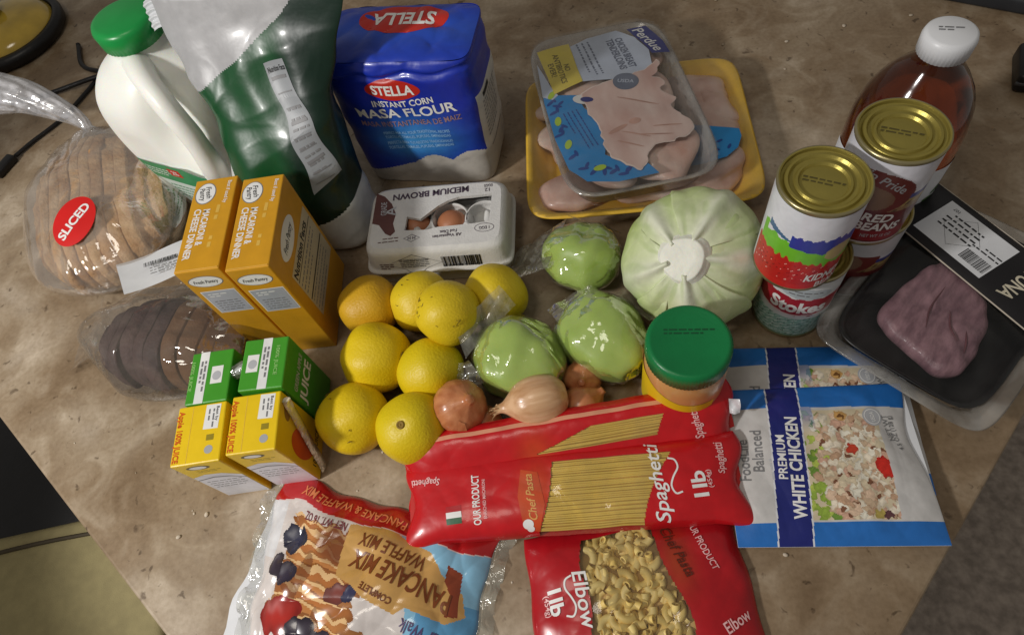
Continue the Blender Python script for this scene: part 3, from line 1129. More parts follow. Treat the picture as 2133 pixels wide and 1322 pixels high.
t2 = thing("chicken_package", "clear sealed chicken package with blue leaf-print label, lying tilted on the yellow tray", "chicken package", (4.3, 62.0, 4.0), (-2.5, 2.0, 9))
UTRAY = M_film("milky_tray_plastic", haze=0.22, gloss=0.06, rough=0.14, bump=0.1, bs=15, edge=0.5)
obj("clear_tray", *tray([(7.4, 12.8, 0), (7.9, 13.4, 0.3), (8.6, 14.2, 2.7), (9.1, 14.8, 2.9), (9.15, 14.85, 3.05), (8.8, 14.4, 3.1), (8.4, 14.0, 2.7), (7.7, 13.2, 0.5)], 6), UTRAY, t2)
for i, (x, y, rx, ry, rot) in enumerate([(-3.6, -8, 3.6, 5.0, 10), (3.2, -8, 4.0, 5.0, -14), (-3.0, 2, 4.4, 6.0, 8), (4.3, 1.5, 3.2, 6.0, -8), (-2.0, 9, 5.0, 4.2, 20), (4.5, 9.5, 3.4, 3.8, 0)]):
    V, F = meat(x, y, 1.55, rx, ry, 1.25, rot, 80 + i)
    obj("chicken_piece", V, F, CHICK2 if i % 2 else CHICK, t2)
tf2 = waves(91, 6, 0.05, 0.2)


def film2(u, v):
    e = np.clip(1 - (np.abs(u) / 9.1) ** 6, 0, 1) * np.clip(1 - (np.abs(v) / 14.8) ** 6, 0, 1)
    return np.stack([u, v, 3.12 + 0.35 * e + 0.12 * tf2(u, v) * e], 1)


V, Q, _ = grid(film2, -9, 9, 44, -14.7, 14.7, 70, off=0.28, keep=lambda u, v: (np.abs(u) / 9.1) ** 6 + (np.abs(v) / 14.8) ** 6 < 1)
obj("film_cover", V, Q, TRAYFILM, t2)
d = Decals(t2, film2, flat=False, step=0.8, base=0.03)
PALELAB = M("pale_blue_label", (196, 206, 224), 0.35, 0.06)
YELLAB = M("yellow_label", (226, 206, 84), 0.4, 0.06)
LEAFY = M("leaf_yellow_green", (176, 206, 60), 0.4, 0.1)
PINKPR = M("printed_meat", (218, 176, 164), 0.3, 0.10, 26, 0.3, 40, rgb2=(238, 214, 204), coat=0.3, stretch=(1.0, 0.45, 1), detail=7)
# blue strip down the left side
d.poly([(-8.3, 9.5), (-7.4, 4.5), (-6.8, 2.6), (-4.6, 1.8), (-4.2, -0.6), (-3.0, -3), (-2.9, -6.8), (-3.6, -9.2), (-2.0, -10.6), (0.4, -10.8), (1.6, -13.3), (-3.0, -13.4), (-6.4, -12.6), (-8.0, -10.2), (-8.6, -5), (-8.7, 2)], SKYBLUE, 0, "brand_label")
d.poly([(-8.3, 9.5), (-7.4, 4.5), (-6.8, 2.6), (-7.6, 2.0), (-8.7, 3)], PALELAB, 1, "label_panel")
for x, y, r in ((-8.0, 1.5, 40), (-7.3, 0.6, -30), (-7.9, -0.4, 20), (-7.6, -3.4, 60), (-8.0, -4.4, 10), (-7.2, -8.4, 30), (-6.4, -10.6, -10), (-5.4, -11.4, 40), (-4.2, -11.6, 80), (-3.2, -11.8, 30), (-2.2, -12.4, 0), (-1.4, -11.8, 50)):
    d.ell(x, y, 0.62, 0.24, DKBLUE, r, 1)
    d.ell(x + 0.5, y + 0.4, 0.5, 0.2, DKBLUE, r + 70, 1)
for x, y, r in ((-7.6, 2.9, 60), (-7.7, -2.0, 80), (-7.3, -6.4, 70), (-4.6, -11.0, 10)):
    d.ell(x, y, 0.75, 0.4, LEAFY, r, 2)
d.poly([(-7.9, 11.8), (-3.6, 12.2), (-3.4, 3.9), (-7.2, 2.9)], YELLAB, 3, "claim_panel")
OLIVEINK = M("olive_ink", (110, 96, 44), 0.5)
for i, (s, w) in enumerate((("NO", 1.3), ("ANTIBIOTICS", 6.0), ("EVER!", 2.7))):
    d.text(s, -4.7 - 0.95 * i, 7.4, 0.7, OLIVEINK, w=w, rot=-88, lvl=4)
d.poly([(-3.5, 11.6), (-1, 12.8), (3.0, 13.0), (5.0, 11.0), (6.0, 7.6), (5.6, 4.2), (1.2, 3.2), (-3.4, 3.9)], PALELAB, 1, "label_panel")
GRAYBLUE = M("grey_blue_ink", (110, 118, 138), 0.4)
for i, (s, w) in enumerate((("CHICKEN BREAST", 6.4), ("TENDERLOINS", 6.6))):
    d.text(s, 3.1 - 1.2 * i, 8.2, 0.9, GRAYBLUE, w=w, rot=-86, lvl=2, bold=0.03)
d.lines(-1.6, 8.3, 7.2, 3, 0.75, 0.22, GRAYBLUE, -86, 2)
d.poly([(4.4, 12.8), (7.0, 12.9), (8.3, 9.0), (8.5, 6.6), (6.2, 6.8), (5.6, 9.6)], NAVYINK, 2, "brand_ribbon")
d.text("Perdue", 6.5, 9.9, 1.35, WHITE, w=5.6, rot=-72, lvl=3, shear=0.2)
# printed cut-out of sliced chicken with a white edge
cut = [(-4.0, 1.6), (-0.6, 3.0), (1.6, 3.2), (4.6, 4.0), (6.4, 5.2), (5.8, 3.2), (5.0, 2.0), (6.3, 1.2), (5.4, -0.4), (6.7, -2.0), (5.6, -3.6), (7.0, -6.2), (6.9, -8.0), (4.2, -9.0), (1.6, -9.6), (0.2, -12.2), (-1.8, -10.6), (-3.2, -8.8), (-3.0, -4.6), (-3.8, -2.2)]
cut = [tuple(p[:2]) for p in curve_pts(np.array([(x, y, 0) for x, y in cut + cut[:1]]), 120)[:-1]]
cw9 = waves(95, 6, 0.25, 0.8)
cut = [(x + 0.16 * float(cw9(x, y)), y + 0.16 * float(cw9(y, x + 9))) for x, y in cut]
cen = np.mean(cut, axis=0)
d.poly([tuple(cen + (np.array(p) - cen) * 1.025) for p in cut], M("ivory_edge", (234, 216, 206), 0.4), 4, "cutout_edge")
d.poly(cut, PINKPR, 5, "cutout_picture")
d.ell(1.7, 2.4, 1.6, 1.6, GRAYBLUE, 0, 6, name="round_seal")
d.text("USDA", 1.7, 2.4, 0.6, PALELAB, w=2.0, rot=-20, lvl=7)
BROWNSPOT = M("cut_shade", (198, 154, 138), 0.35, 0.2)
for x, y, a_, b_, r in ((-1.2, -5.6, 1.3, 0.35, 20), (0.6, -7.0, 1.8, 0.10, -30), (2.6, -7.6, 2.2, 0.10, -14), (-0.4, -8.4, 1.6, 0.10, -30), (1.0, -4.9, 0.7, 0.5, 0), (4.4, -6.6, 1.7, 0.10, -10), (2.2, -1.4, 2.6, 0.12, -30)):
    d.ell(x, y, a_, b_, BROWNSPOT, r, 6)
d.ell(-4.0, 0.8, 1.3, 0.8, WHITE, -20, 4)
d.ell(-3.6, 0.6, 0.8, 0.45, NAVYINK, -20, 6)
d.lines(-5.4, -4.2, 7.0, 4, 0.55, 0.14, DKBLUE, -80, 1)
d.build()

# ------------------------------------------------------------------ amber bottle
bt = thing("vinegar_bottle", "amber liquid bottle with white screw cap behind the cans", "bottle", (32.2, 48.9, 0), (0, 0, -20))
AMBER = M("amber_liquid", (196, 92, 40), 0.06, 0.12, 8, trans=0.92, ior=1.33, coat=0.7, spec=0.6)
V, F = lathe([(4.6, 0), (5.2, 0.4), (5.4, 1.2), (5.4, 10.5), (5.35, 12), (5.2, 13.5), (4.8, 15.2), (4.1, 16.8), (3.1, 18.3), (2.2, 19.4), (1.85, 20.2), (1.85, 20.6)], 72)
obj("bottle_body", V, F, AMBER, bt)
V, F = lathe([(1.95, 20.5), (2.15, 20.55), (2.2, 22.0), (2.1, 22.45), (1.85, 22.6), (0, 22.62)], 80, flute=(1, 2, 0, 0.05))
obj("cap", V, F, M("white_cap_plastic", (226, 228, 232), 0.35, 0.03), bt)
d = Decals(bt, plane((0, 0, 22.64), (1, 0, 0), (0, 1, 0)), base=0.01)
d.lines(0, 0.2, 2.2, 2, 0.34, 0.16, GREYINK, 5, 0)
d.build()
cyl = lambda r: (lambda u, v: np.stack([r * np.sin(u / r), -r * np.cos(u / r), v], 1))
S = cyl(5.45)
d = Decals(bt, S, flat=False, base=0.02)
d.poly([(-8.5, 1.6), (8.5, 1.6), (8.5, 9.3), (4, 10.2), (-4, 10.2), (-8.5, 9.3)], PAPER, 0, "paper_label")
LEAFG = M("leaf_green_ink", (70, 104, 50), 0.45, 0.15)
for x, y, r in ((6.2, 6.2, 20), (7.2, 7.4, 50), (5.4, 5.0, -20), (6.8, 4.6, 10)):
    d.ell(x, y, 1.0, 0.45, LEAFG, r, 1)
d.build()

# ------------------------------------------------------------------ four cans
GOLD = M("gold_lacquer", (168, 154, 78), 0.36, 0.06, 50, 0.08, 300, metal=0.65)
TIN = M("tin_rim", (170, 160, 120), 0.3, 0.05, metal=0.8)
CANR = 3.55
CANH = 11.1


def can(loc, rot, label, paint):
    c = thing("food_can", label, "can", loc, (0, 0, rot), "canned beans")
    prof = [(CANR - 0.25, 0.0), (CANR, 0.05), (CANR + 0.07, 0.2), (CANR, 0.42), (CANR, CANH - 0.42), (CANR + 0.07, CANH - 0.2), (CANR + 0.02, CANH - 0.02), (CANR - 0.1, CANH)]
    Vc, Fc = lathe(prof, 72)
    obj("can_wall", Vc, Fc[:-1], TIN, c)
    z = CANH
    lp = [(CANR - 0.1, z + 0.001), (CANR - 0.22, z - 0.05), (CANR - 0.28, z - 0.32), (3.05, z - 0.40), (2.92, z - 0.18), (2.72, z - 0.16), (2.55, z - 0.40), (2.25, z - 0.44), (2.12, z - 0.24), (1.95, z - 0.24), (1.8, z - 0.46), (1.0, z - 0.41), (0, z - 0.40)]
    Vc, Fc = lathe(lp, 96)
    lid = obj("lid", Vc, Fc[:-1], GOLD, c, smooth=False)
    dd = Decals(lid, plane((0, 0, z - 0.395), (1, 0, 0), (0, 1, 0)), base=0.012)
    dd.lines(0, 0.05, 3.2, 2, 0.36, 0.15, M("stamp_ink", (84, 76, 36), 0.5), -25 - rot, 0, seed=int(loc[0]))
    dd.build()
    S = cyl(CANR + 0.015)
    lb = lambda u, v: np.stack([(CANR + 0.015) * np.sin(u / CANR), -(CANR + 0.015) * np.cos(u / CANR), v], 1)
    V, Q, cols = grid(lb, -math.pi * CANR, math.pi * CANR, 230, 0.45, CANH - 0.45, 100, col=paint[0])
    obj("paper_label", V, Q, LABELPRINT, c, cols=cols)
    dd = Decals(c, lb, flat=False, step=0.4, base=0.02)
    paint[1](dd)
    dd.build()
    return c


LABELPRINT = M_print("can_label_ink", 0.34, 0.2)
kw = waves(101, 5, 0.3, 1.0)


def kidney_col(u, v):
    c = ink(len(u), (226, 228, 236))
    s = (u > -4.6) & (u < 6)
    put(c, s & (v < 6.4 + 0.25 * kw(u, v) - 0.10 * u) & (v > 3.4), (118, 196, 52))
    put(c, s & (v < 7.7 + 0.15 * kw(u * 2, v)) & (v > 6.0 - 0.1 * u + 0.15 * kw(u, 3)) & (u > -1.4), (54, 66, 160))
    put(c, (u < -1.4) & (u > -3.8) & s & (v > 6.6 - 0.1 * u) & (v < 7.2 - 0.35 * u - 0.7), (70, 110, 150))
    put(c, (v < 4.4 + 0.25 * kw(u * 2, 1) - 0.08 * u) & (u > -5.0), (196, 40, 36))
    sp = (kw(u * 3.1, v * 3.3) > 1.0) & (v < 3.9) & (v > 2.0) & s
    put(c, sp, (150, 30, 30))
    sp = (kw(u * 3.4 + 5, v * 3.9) > 1.35) & (v < 3.9) & (v > 1.6) & s
    put(c, sp, (236, 190, 180))
    put(c, (v < 1.2) & (u > -5.0), (206, 44, 38))
    put(c, inell(u, v, 3.0, 5.6, 1.3, 1.1) < 1, (196, 178, 120))
    return c


def kidney_dec(d):
    d.text("KIDNEY", 2.6, 2.2, 0.95, WHITE, w=3.6, lvl=0, bold=0.03, shear=0.15)
    d.text("BEANS", 3.4, 0.95, 0.8, WHITE, w=2.8, lvl=0, bold=0.02)


def stokes_col(u, v):
    c = ink(len(u), (222, 226, 226))
    put(c, (np.abs(v - 6.2 - 0.02 * u * u) < 1.55 + 0.12 * kw(u, 0)) & (np.abs(u) < 4.4), (168, 34, 48))
    put(c, (np.abs(v - 4.75 - 0.02 * u * u) < 0.12) & (np.abs(u) < 4.2), (230, 200, 200))
    b = v < 4.0
    put(c, b, (150, 196, 180))
    put(c, b & (kw(u * 2.0, v * 4) > 0.3), (206, 228, 218))
    put(c, b & (kw(u * 2.2 + 3, v * 4.5) > 1.0), (60, 110, 96))
    put(c, v < 0.8, (120, 150, 120))
    put(c, (inell(u, v, 0.6, 8.7, 2.4, 0.9) < 1), (186, 196, 200))
    put(c, (u < -5.5), (70, 130, 90))
    return c


def stokes_dec(d):
    d.text("Stokes", 0.4, 6.2, 1.75, WHITE, w=5.4, lvl=0, bold=0.04)
    d.lines(0.6, 8.7, 3.0, 2, 0.5, 0.16, GREYINK, 0, 0)


def red_col(u, v):
    c = ink(len(u), (222, 222, 230))
    put(c, (v < 6.6) & (u > -7), (150, 120, 84))
    put(c, (v < 6.9) & (v > 5.4) & (kw(u, v) > -0.2), (176, 150, 92))
    put(c, (v < 6.4) & (kw(u * 2, v * 2.4) > 0.7), (96, 76, 50))
    r = inell(u, v, -0.6, 7.1, 3.4, 2.5)
    put(c, r < 1, (118, 50, 44))
    put(c, inell(u, v, -0.9, 6.4, 2.3, 1.5) < 1, (136, 104, 84))
    put(c, (np.abs(v - 6.7) < 0.3) & (u > 2.6), (60, 66, 140))
    put(c, (v < 4.9) & (u > -6), (104, 30, 30))
    put(c, (v < 2.3) & (v > 0.9), (142, 26, 32))
    put(c, v < 0.7, (206, 200, 196))
    return c


def red_dec(d):
    d.text("in Pride", 0.3, 8.6, 0.85, PALEGREY, w=3.6, lvl=0, rot=-24, arc=-0.06)
    d.text("RED", 0.8, 4.1, 1.0, WHITE, w=2.5, lvl=0, bold=0.03, shear=0.15)
    d.text("BEANS", 1.1, 2.85, 1.0, WHITE, w=3.8, lvl=0, bold=0.03, shear=0.15)
    d.text("NET WT 15 OZ", 1.4, 1.6, 0.4, PALEGREY, w=2.6, lvl=0)


def redlow_col(u, v):
    c = red_col(u, v)
    put(c, (v > 7.6), (206, 206, 210))
    return c


can((20.4, 35.2, 0), -22, "food can with red banner and teal label, standing under the gold-topped kidney bean can", (stokes_col, stokes_dec))
can((18.5, 34.3, CANH + 0.02), -18, "kidney bean can with blue, green and red label, on top of the teal-label can", (kidney_col, kidney_dec))
can((26.9, 39.6, 0), -30, "lowest bean can in the stack beside the bottle, mostly hidden by its neighbours", (redlow_col, lambda d: None))
can((25.5, 38.6, CANH + 0.02), -24, "red bean can with brown label, stacked in front of the amber bottle", (red_col, red_dec))

# ------------------------------------------------------------------ tuna package
tn = thing("tuna_package", "clear plastic tray with tuna steak on black under a black sleeve", "tuna package", (34.5, 32.5, 1.6), (0, 0, 46))
obj("clear_tray", *tray([(9.0, 6.2, 0), (9.3, 6.5, 0.2), (10.2, 7.3, 2.2), (11.5, 8.6, 2.35), (11.6, 8.7, 2.5), (11.4, 8.5, 2.58), (10.3, 7.4, 2.45), (9.4, 6.6, 0.5)], 8), CLEARPLASTIC, tn)
BLK = M("black_tray_plastic", (14, 14, 17), 0.35, 0.1)
obj("black_insert", *tray([(8.9, 6.1, 0.25), (10.0, 7.1, 2.2), (10.2, 7.3, 2.52), (10.0, 7.1, 2.58), (9.6, 6.8, 2.2), (9.0, 6.2, 1.2)], 6), BLK, tn)
TUNA = M("tuna_flesh", (128, 94, 104), 0.42, 0.18, 34, 0.35, 140, rgb2=(166, 128, 136), coat=0.1, stretch=(1, 3, 1), detail=8)
pts = np.array([(5.0, 2.2), (2.4, 3.3), (-2.4, 4.0), (-5.6, 3.9), (-6.6, 2.4), (-7.6, -0.2), (-8.3, -3.4), (-7.6, -5.2), (-5.8, -5.9), (-3.6, -5.9), (-0.2, -5.2), (3.0, -3.6), (5.2, -1.4)])
pts = (pts - [-1.8, -1.2]) * 0.88 + [-2.1, -0.2]
sm = curve_pts(np.vstack([pts, pts[:1]]), 90)[:-1]
ctr = sm.mean(0)
rings = []
tw_ = waves(121, 5, 0.15, 0.5)
for k, (s, z) in enumerate([(0.93, 1.25), (1.0, 1.6), (1.0, 2.2), (0.96, 2.75), (0.85, 3.0), (0.66, 3.08), (0.45, 3.05), (0.22, 3.1), (0.06, 3.08)]):
    p = ctr + (sm - ctr) * s
    p = p + 0.10 * np.stack([tw_(p[:, 0], p[:, 1]), tw_(p[:, 1], p[:, 0])], 1)
    rings.append(np.hstack([p, (z + (0.10 * tw_(p[:, 0] * 1.5, p[:, 1] * 1.5) if k > 2 else 0) * np.ones(len(p)))[:, None]]))
n = len(sm)
F = [[i * n + j, i * n + (j + 1) % n, (i + 1) * n + (j + 1) % n, (i + 1) * n + j] for i in range(len(rings) - 1) for j in range(n)]
F += [list(range(n))[::-1], list(range((len(rings) - 1) * n, len(rings) * n))]
st = obj("tuna_steak", np.vstack(rings), F, TUNA, tn)
d = Decals(st, plane((0, 0, 3.16), (1, 0, 0), (0, 1, 0)), base=0.01)
DKFLESH = M("dark_flesh", (112, 70, 76), 0.4, 0.2)
d.build()
for path in ([(-1.6, -0.4, 3.14), (-3.2, -1.2, 3.14), (-4.2, -2.4, 3.10)], [(-2.6, -2.4, 3.12), (-3.8, -3.0, 3.08), (-5.0, -3.4, 3.04)], [(0.6, 1.2, 3.12), (-2.4, 1.1, 3.14), (-4.6, 0.4, 3.12)]):
    obj("flesh_seam", *tube(curve_pts(path, 14), [0.02 + 0.07 * math.sin(math.pi * i / 14) for i in range(15)], 6), DKFLESH, st)
V, Q, _ = grid(lambda u, v: np.stack([u, v, 3.3 - 0.05 * ((u / 10) ** 2 + (v / 7) ** 2) * 6], 1), -10.2, 4.2, 20, -7.3, 7.3, 20)
obj("film_cover", V, Q, M_film("tuna_film", haze=0.012, gloss=0.02, rough=0.08, bump=0.2, bs=20, edge=0.2), tn)
SLEEVE = M("black_card", (24, 22, 25), 0.45, 0.1, 40, 0.05, 300)
SA = -16.0
V, F = rbox(7.2, 18.2, 0.12, 0.04, 1, 3.36)
sl = obj("sleeve", xf(V, (5.8, 0, 0), (0, 0, SA)), F, SLEEVE, tn)
for s in (-1, 1):
    V, F = rbox(7.2, 0.12, 3.2, 0.04, 1, 0.2)
    obj("sleeve_side", xf(xf(V, (0, s * 9.0, 0)), (5.8, 0, 0), (0, 0, SA)), F, SLEEVE, tn)
EDGEM = M("card_edge", (190, 180, 165), 0.7)
for e in (-3.62, 3.62):
    V, F = rbox(0.10, 17.9, 0.16, 0.03, 1, 3.35)
    obj("sleeve_edge", xf(xf(V, (e, 0, 0)), (5.8, 0, 0), (0, 0, SA)), F, EDGEM, tn)
ca_, sa_ = math.cos(math.radians(SA)), math.sin(math.radians(SA))
d = Decals(tn, plane((5.8, 0, 3.48), (ca_, sa_, 0), (-sa_, ca_, 0)), base=0.012)
d.rect(0.2, 2.6, 5.3, 8.0, PAPER, 0, 0, "price_sticker")
d.text("107", 2.2, 5.4, 0.35, BLACK, rot=90)
d.lines(0.7, 3.6, 4.0, 4, 0.6, 0.2, BLACK, 90, 1)
d.ring(0.4, 3.2, 2.2, 2.2, 0.05, GREYINK, n=4, rot=0)
d.barcode(-1.2, 0.2, 2.8, 1.4, BLACK, 90)
d.lines(0.4, 0.2, 3.0, 2, 0.5, 0.16, BLACK, 90, 1)
TUNAINK = M("cream_ink", (206, 198, 176), 0.5)
d.text("TUNA", -0.3, -3.9, 1.35, TUNAINK, w=4.2, rot=180, bold=0.02)
d.lines(0.2, -6.2, 3.4, 2, 0.6, 0.2, TUNAINK, 180, 0)
d.build()

# ------------------------------------------------------------------ cabbage
cb = thing("cabbage", "pale green cabbage lying stem up beside the cans", "cabbage", (11.0, 41.4, 1.35), (31, -7, 0))
CABB = M("cabbage_leaf", (206, 216, 164), 0.4, 0.06, 14, 0.15, 60, rgb2=(228, 234, 200), sss=0.1)
CABB2 = M("cabbage_leaf_green", (186, 208, 124), 0.4, 0.08, 14, 0.15, 60, rgb2=(214, 226, 172), sss=0.1)
CABW = M("cabbage_rib", (238, 238, 226), 0.55, 0.04, 60, 0.2, 200, sss=0.1)
cw = waves(131, 6, 0.15, 0.5)


def core(t, p):
    x, y, z = np.sin(p) * np.cos(t), np.sin(p) * np.sin(t), np.cos(p)
    k = 6.7 * (1 + 0.025 * cw(x * 5, y * 5 + z * 4))
    return np.stack([x * k * 1.03, y * k * 1.03, z * k * 0.92 + 6.3], 1)


obj("head", *blob(core, 64, 44), CABB, cb)
stemdir = np.array([-0.18, -0.02, 1.0])
stemdir /= np.linalg.norm(stemdir)


CABINK = M_print("cabbage_leaf_tint", 0.4, 0.0, 0.25, 70)


def leaf(az, span, reach, lift, seed, mat, half=1.0):
    """one outer leaf hugging the head, starting at the stem (top) and wrapping downwards"""
    w = waves(seed, 5, 0.3, 1.1)
    w2 = waves(seed + 3, 4, 0.6, 1.6)
    nu, nv = 56, 56
    u = np.linspace(-1, 1, nu + 1)
    v = np.linspace(0, 1, nv + 1)
    U, T = np.meshgrid(u, v)
    U, T = U.ravel(), T.ravel()
    width = span * np.clip(np.sin(np.clip(0.5 + T * 0.6, 0, 1) * math.pi * 0.62), 0, 1) ** 0.8
    ang = az + U * width + 0.08 * w(T * 2, U) * T
    phi = 0.22 + T * reach + 0.05 * w(U * 2, T * 2) * T
    rib = np.exp(-(U / (0.19 - 0.09 * T)) ** 2) * 0.60 * (1 - T * 0.75)
    veins = 0.022 * np.abs(np.sin((T * 3.2 + np.abs(U) * 1.6) * math.pi)) * (1 - T * 0.4) * np.clip(np.abs(U) * 4, 0, 1)
    edge = np.clip(np.maximum(np.abs(U), T) * 4 - 3, 0, 1)
    r = 6.72 + lift + rib - veins + 0.10 * w(U * 2, T * 2) * np.clip(T * 3, 0, 1) + edge * (0.10 * w2(U * 2, T * 3) + 0.02)
    x, y, z = np.sin(phi) * np.cos(ang), np.sin(phi) * np.sin(ang), np.cos(phi)
    x = x + stemdir[0] * 1.0 * (1 - np.clip(phi, 0, 1))
    V = np.stack([x * r * 1.03, y * r * 1.03, np.maximum(z * r * 0.92 + 6.3, 0.1)], 1)
    idx = np.arange((nu + 1) * (nv + 1)).reshape(nv + 1, nu + 1)
    Q = np.stack([idx[:-1, :-1], idx[:-1, 1:], idx[1:, 1:], idx[1:, :-1]], -1).reshape(-1, 4)
    uc, tc_ = (U[Q].mean(1), T[Q].mean(1))
    cols = ink(len(Q), (190, 210, 130) if seed % 2 else (202, 218, 152))
    mixto(cols, np.exp(-(uc / (0.34 - 0.2 * tc_)) ** 2) * (1.05 - 0.75 * tc_), (236, 238, 220))
    mixto(cols, np.clip(0.75 - tc_ * 1.3, 0, 1), (232, 235, 212))
    vein = np.abs(((tc_ * 4.5 + np.abs(uc) * 2.2) % 1.0) - 0.5)
    mixto(cols, np.where(vein < 0.07, 0.25, 0) * np.clip(np.abs(uc) * 5, 0, 1), (226, 232, 200))
    mixto(cols, np.clip(0.25 * w(uc * 4, tc_ * 4), 0, 0.3), (150, 180, 84))
    o = obj("leaf", V, Q, CABINK, cb, cols=cols)
    s = o.modifiers.new("thickness", 'SOLIDIFY')
    s.thickness = 0.0014
    s.offset = 0
    return o


for i, (az, sp, rc, lf_) in enumerate([(-1.75, 0.9, 1.75, 0.34), (-0.2, 0.95, 1.75, 0.16), (1.0, 0.8, 1.6, 0.32), (2.2, 0.8, 1.75, 0.14), (-2.95, 0.8, 1.75, 0.24)]):
    leaf(az, sp, rc, lf_, 140 + i, CABB if i % 2 else CABB2)
V, F = lathe([(3.0, -0.9), (2.45, -0.1), (2.1, 0.25), (2.05, 0.42), (1.9, 0.50), (1.0, 0.44), (0, 0.42)], 40)
V[:, :2] *= (1 + 0.05 * np.sin(3 * np.arctan2(V[:, 1], V[:, 0])))[:, None]
stm = obj("cut_stem", xf(V, (-1.25, -0.1, 12.5), (0, -8, 0)), F, CABW, cb)

# ------------------------------------------------------------------ three wrapped chayotes
CHAY = M("chayote_skin", (172, 202, 92), 0.4, 0.06, 22, 0.08, 120, rgb2=(190, 216, 108), sss=0.15)


def chayote(loc, rot, label, size, seed, flap):
    c = thing("wrapped_chayote", label, "chayote", loc, (0, 0, rot), "chayotes in cling wrap")
    w = waves(seed, 6, 0.2, 0.6)
    lx, ly, lz = size
    def skin(t, p, k=1.0):
        # axis along x: p from the thick end to the narrow end
        s = np.cos(p)
        rr = np.sin(p) ** 0.9 * (1 + 0.16 * s)
        f = 1 + 0.055 * np.cos(5 * t + 0.6 * s) * np.sin(p)
        ridge = 1 + 0.03 * w(s * 4, np.cos(t) * 3)
        pit = 0.75 * np.exp(-((np.pi - p) / 0.28) ** 2) * (0.4 + np.abs(np.cos(t)))
        return np.stack([-lx * (s + pit * 0.22) * k, ly * rr * np.cos(t) * f * ridge * k, np.maximum(lz * rr * np.sin(t) * f * ridge * k, -lz * 0.93) + lz * 0.95], 1)
    obj("chayote", *blob(skin, 64, 44), CHAY, c)
    cz = creases(seed + 20, 6, 0.15, 0.5)
    def wrap(t, p):
        V = skin(t, p, 1.0)
        n = V - np.array([0, 0, lz * 0.95])
        n /= np.linalg.norm(n, axis=1)[:, None] + 1e-9
        k = 0.14 + 0.26 * np.clip(cz(V[:, 0] * 1.3 + V[:, 2], V[:, 1] * 1.3), -0.3, 1)
        V = V + n * np.maximum(k, 0.08)[:, None]
        V[:, 2] = np.maximum(V[:, 2], 0.05)
        return V
    wv = obj("wrap", *blob(wrap, 110, 80), WRAP, c)
    for f in flap:
        g = creases(seed + 40, 4, 0.2, 0.6)
        pts_ = [np.array(q, float) for q in f]
        def fl(u, v):
            a, b, c_, d_ = pts_
            P_ = (np.outer((1 - u) * (1 - v), a) + np.outer(u * (1 - v), b) + np.outer(u * v, c_) + np.outer((1 - u) * v, d_))
            P_[:, 2] += 0.35 * g(u * 6, v * 6) * (0.3 + v) + 0.15 * np.sin(u * 9)
            return P_
        V, Q, _ = grid(fl, 0, 1, 26, 0, 1, 26)
        obj("loose_wrap", V, Q, WRAPFLAP, c)
    return c


WRAPFLAP = M_film("cling_wrap_layers", haze=0.20, gloss=0.06, rough=0.08, bump=0.8, bs=50, edge=0.5, hazecol=(206, 206, 190))
chayote((-1.4, 42.0, 0), 160, "wrapped chayote between the egg carton and the cabbage", (4.6, 3.9, 3.5), 151,
        [[(2.5, -3.5, 5.2), (2.5, 3.5, 5.2), (8.6, 4.2, 0.6), (8.2, -0.6, 0.8)], [(-2.5, -3, 6), (2.5, -3.2, 6.2), (1.8, -5.6, 2.2), (-3.4, -5.4, 1.6)]])
chayote((0.7, 31.2, 0), -52, "wrapped chayote touching the green-lidded jar, its film puckered at the near end", (5.2, 4.3, 3.8), 161,
        [[(-2, 3.4, 5.0), (-3.6, -3.0, 5.4), (-6.4, -2.5, 4.6), (-6.2, 3.2, 3.6)], [(-3, 3.5, 5.0), (2.0, 4.2, 5.0), (2.4, 6.6, 3.2), (-3.4, 6.2, 3.0)]])
chayote((-8.2, 29.4, 0), -38, "wrapped chayote with a raised film tail, nearest the onions and yellow fruit", (5.0, 4.4, 3.7), 171,
        [[(-4.2, -3.6, 5.4), (-3.6, 4.2, 5.6), (-5.6, 4.4, 7.6), (-6.6, -2.0, 7.2)], [(-4, -3.5, 5), (-1, -4.4, 4.6), (-3.4, -6.6, 3.6), (-5.6, -5.6, 4.6)]])

# ------------------------------------------------------------------ peanut butter jar
pb = thing("peanut_butter_jar", "peanut butter jar with large green lid in front of the cabbage", "jar", (7.9, 26.2, 0), (0, 0, 0))
PBM = M("peanut_butter", (206, 152, 92), 0.3, 0.05, 15, coat=0.6)
V, F = lathe([(3.3, 0), (3.7, 0.25), (3.85, 0.9), (3.85, 7.6), (3.7, 8.6), (3.45, 9.3), (3.35, 9.6)], 72)
obj("jar_body", V, F, PBM, pb)
V, F = lathe([(3.62, 9.5), (3.75, 9.55), (3.78, 11.4), (3.66, 11.75), (3.4, 11.9), (3.3, 11.86), (0, 11.86)], 140, flute=(1, 2, 0, 0.06))
obj("lid", V, F, M("green_lid_plastic", (14, 116, 62), 0.34, 0.05, 50, 0.06, 400), pb)
d = Decals(pb, plane((0, 0, 11.88), (1, 0, 0), (0, 1, 0)), base=0.012)
d.lines(0.1, 0.9, 4.4, 2, 0.36, 0.16, M("dark_green_ink", (10, 76, 42), 0.5), -4, 0)
d.build()
S = cyl(3.87)
d = Decals(pb, S, flat=False, base=0.02)
YEL = M("yellow_label_ink", (230, 196, 30), 0.4, 0.05)
d.poly([(-7.6, 1.2), (2.5, 1.2), (2.5, 5.6), (-1.0, 6.2), (-4.6, 7.8), (-7.6, 8.0)], YEL, 0, "paper_label")
d.build()

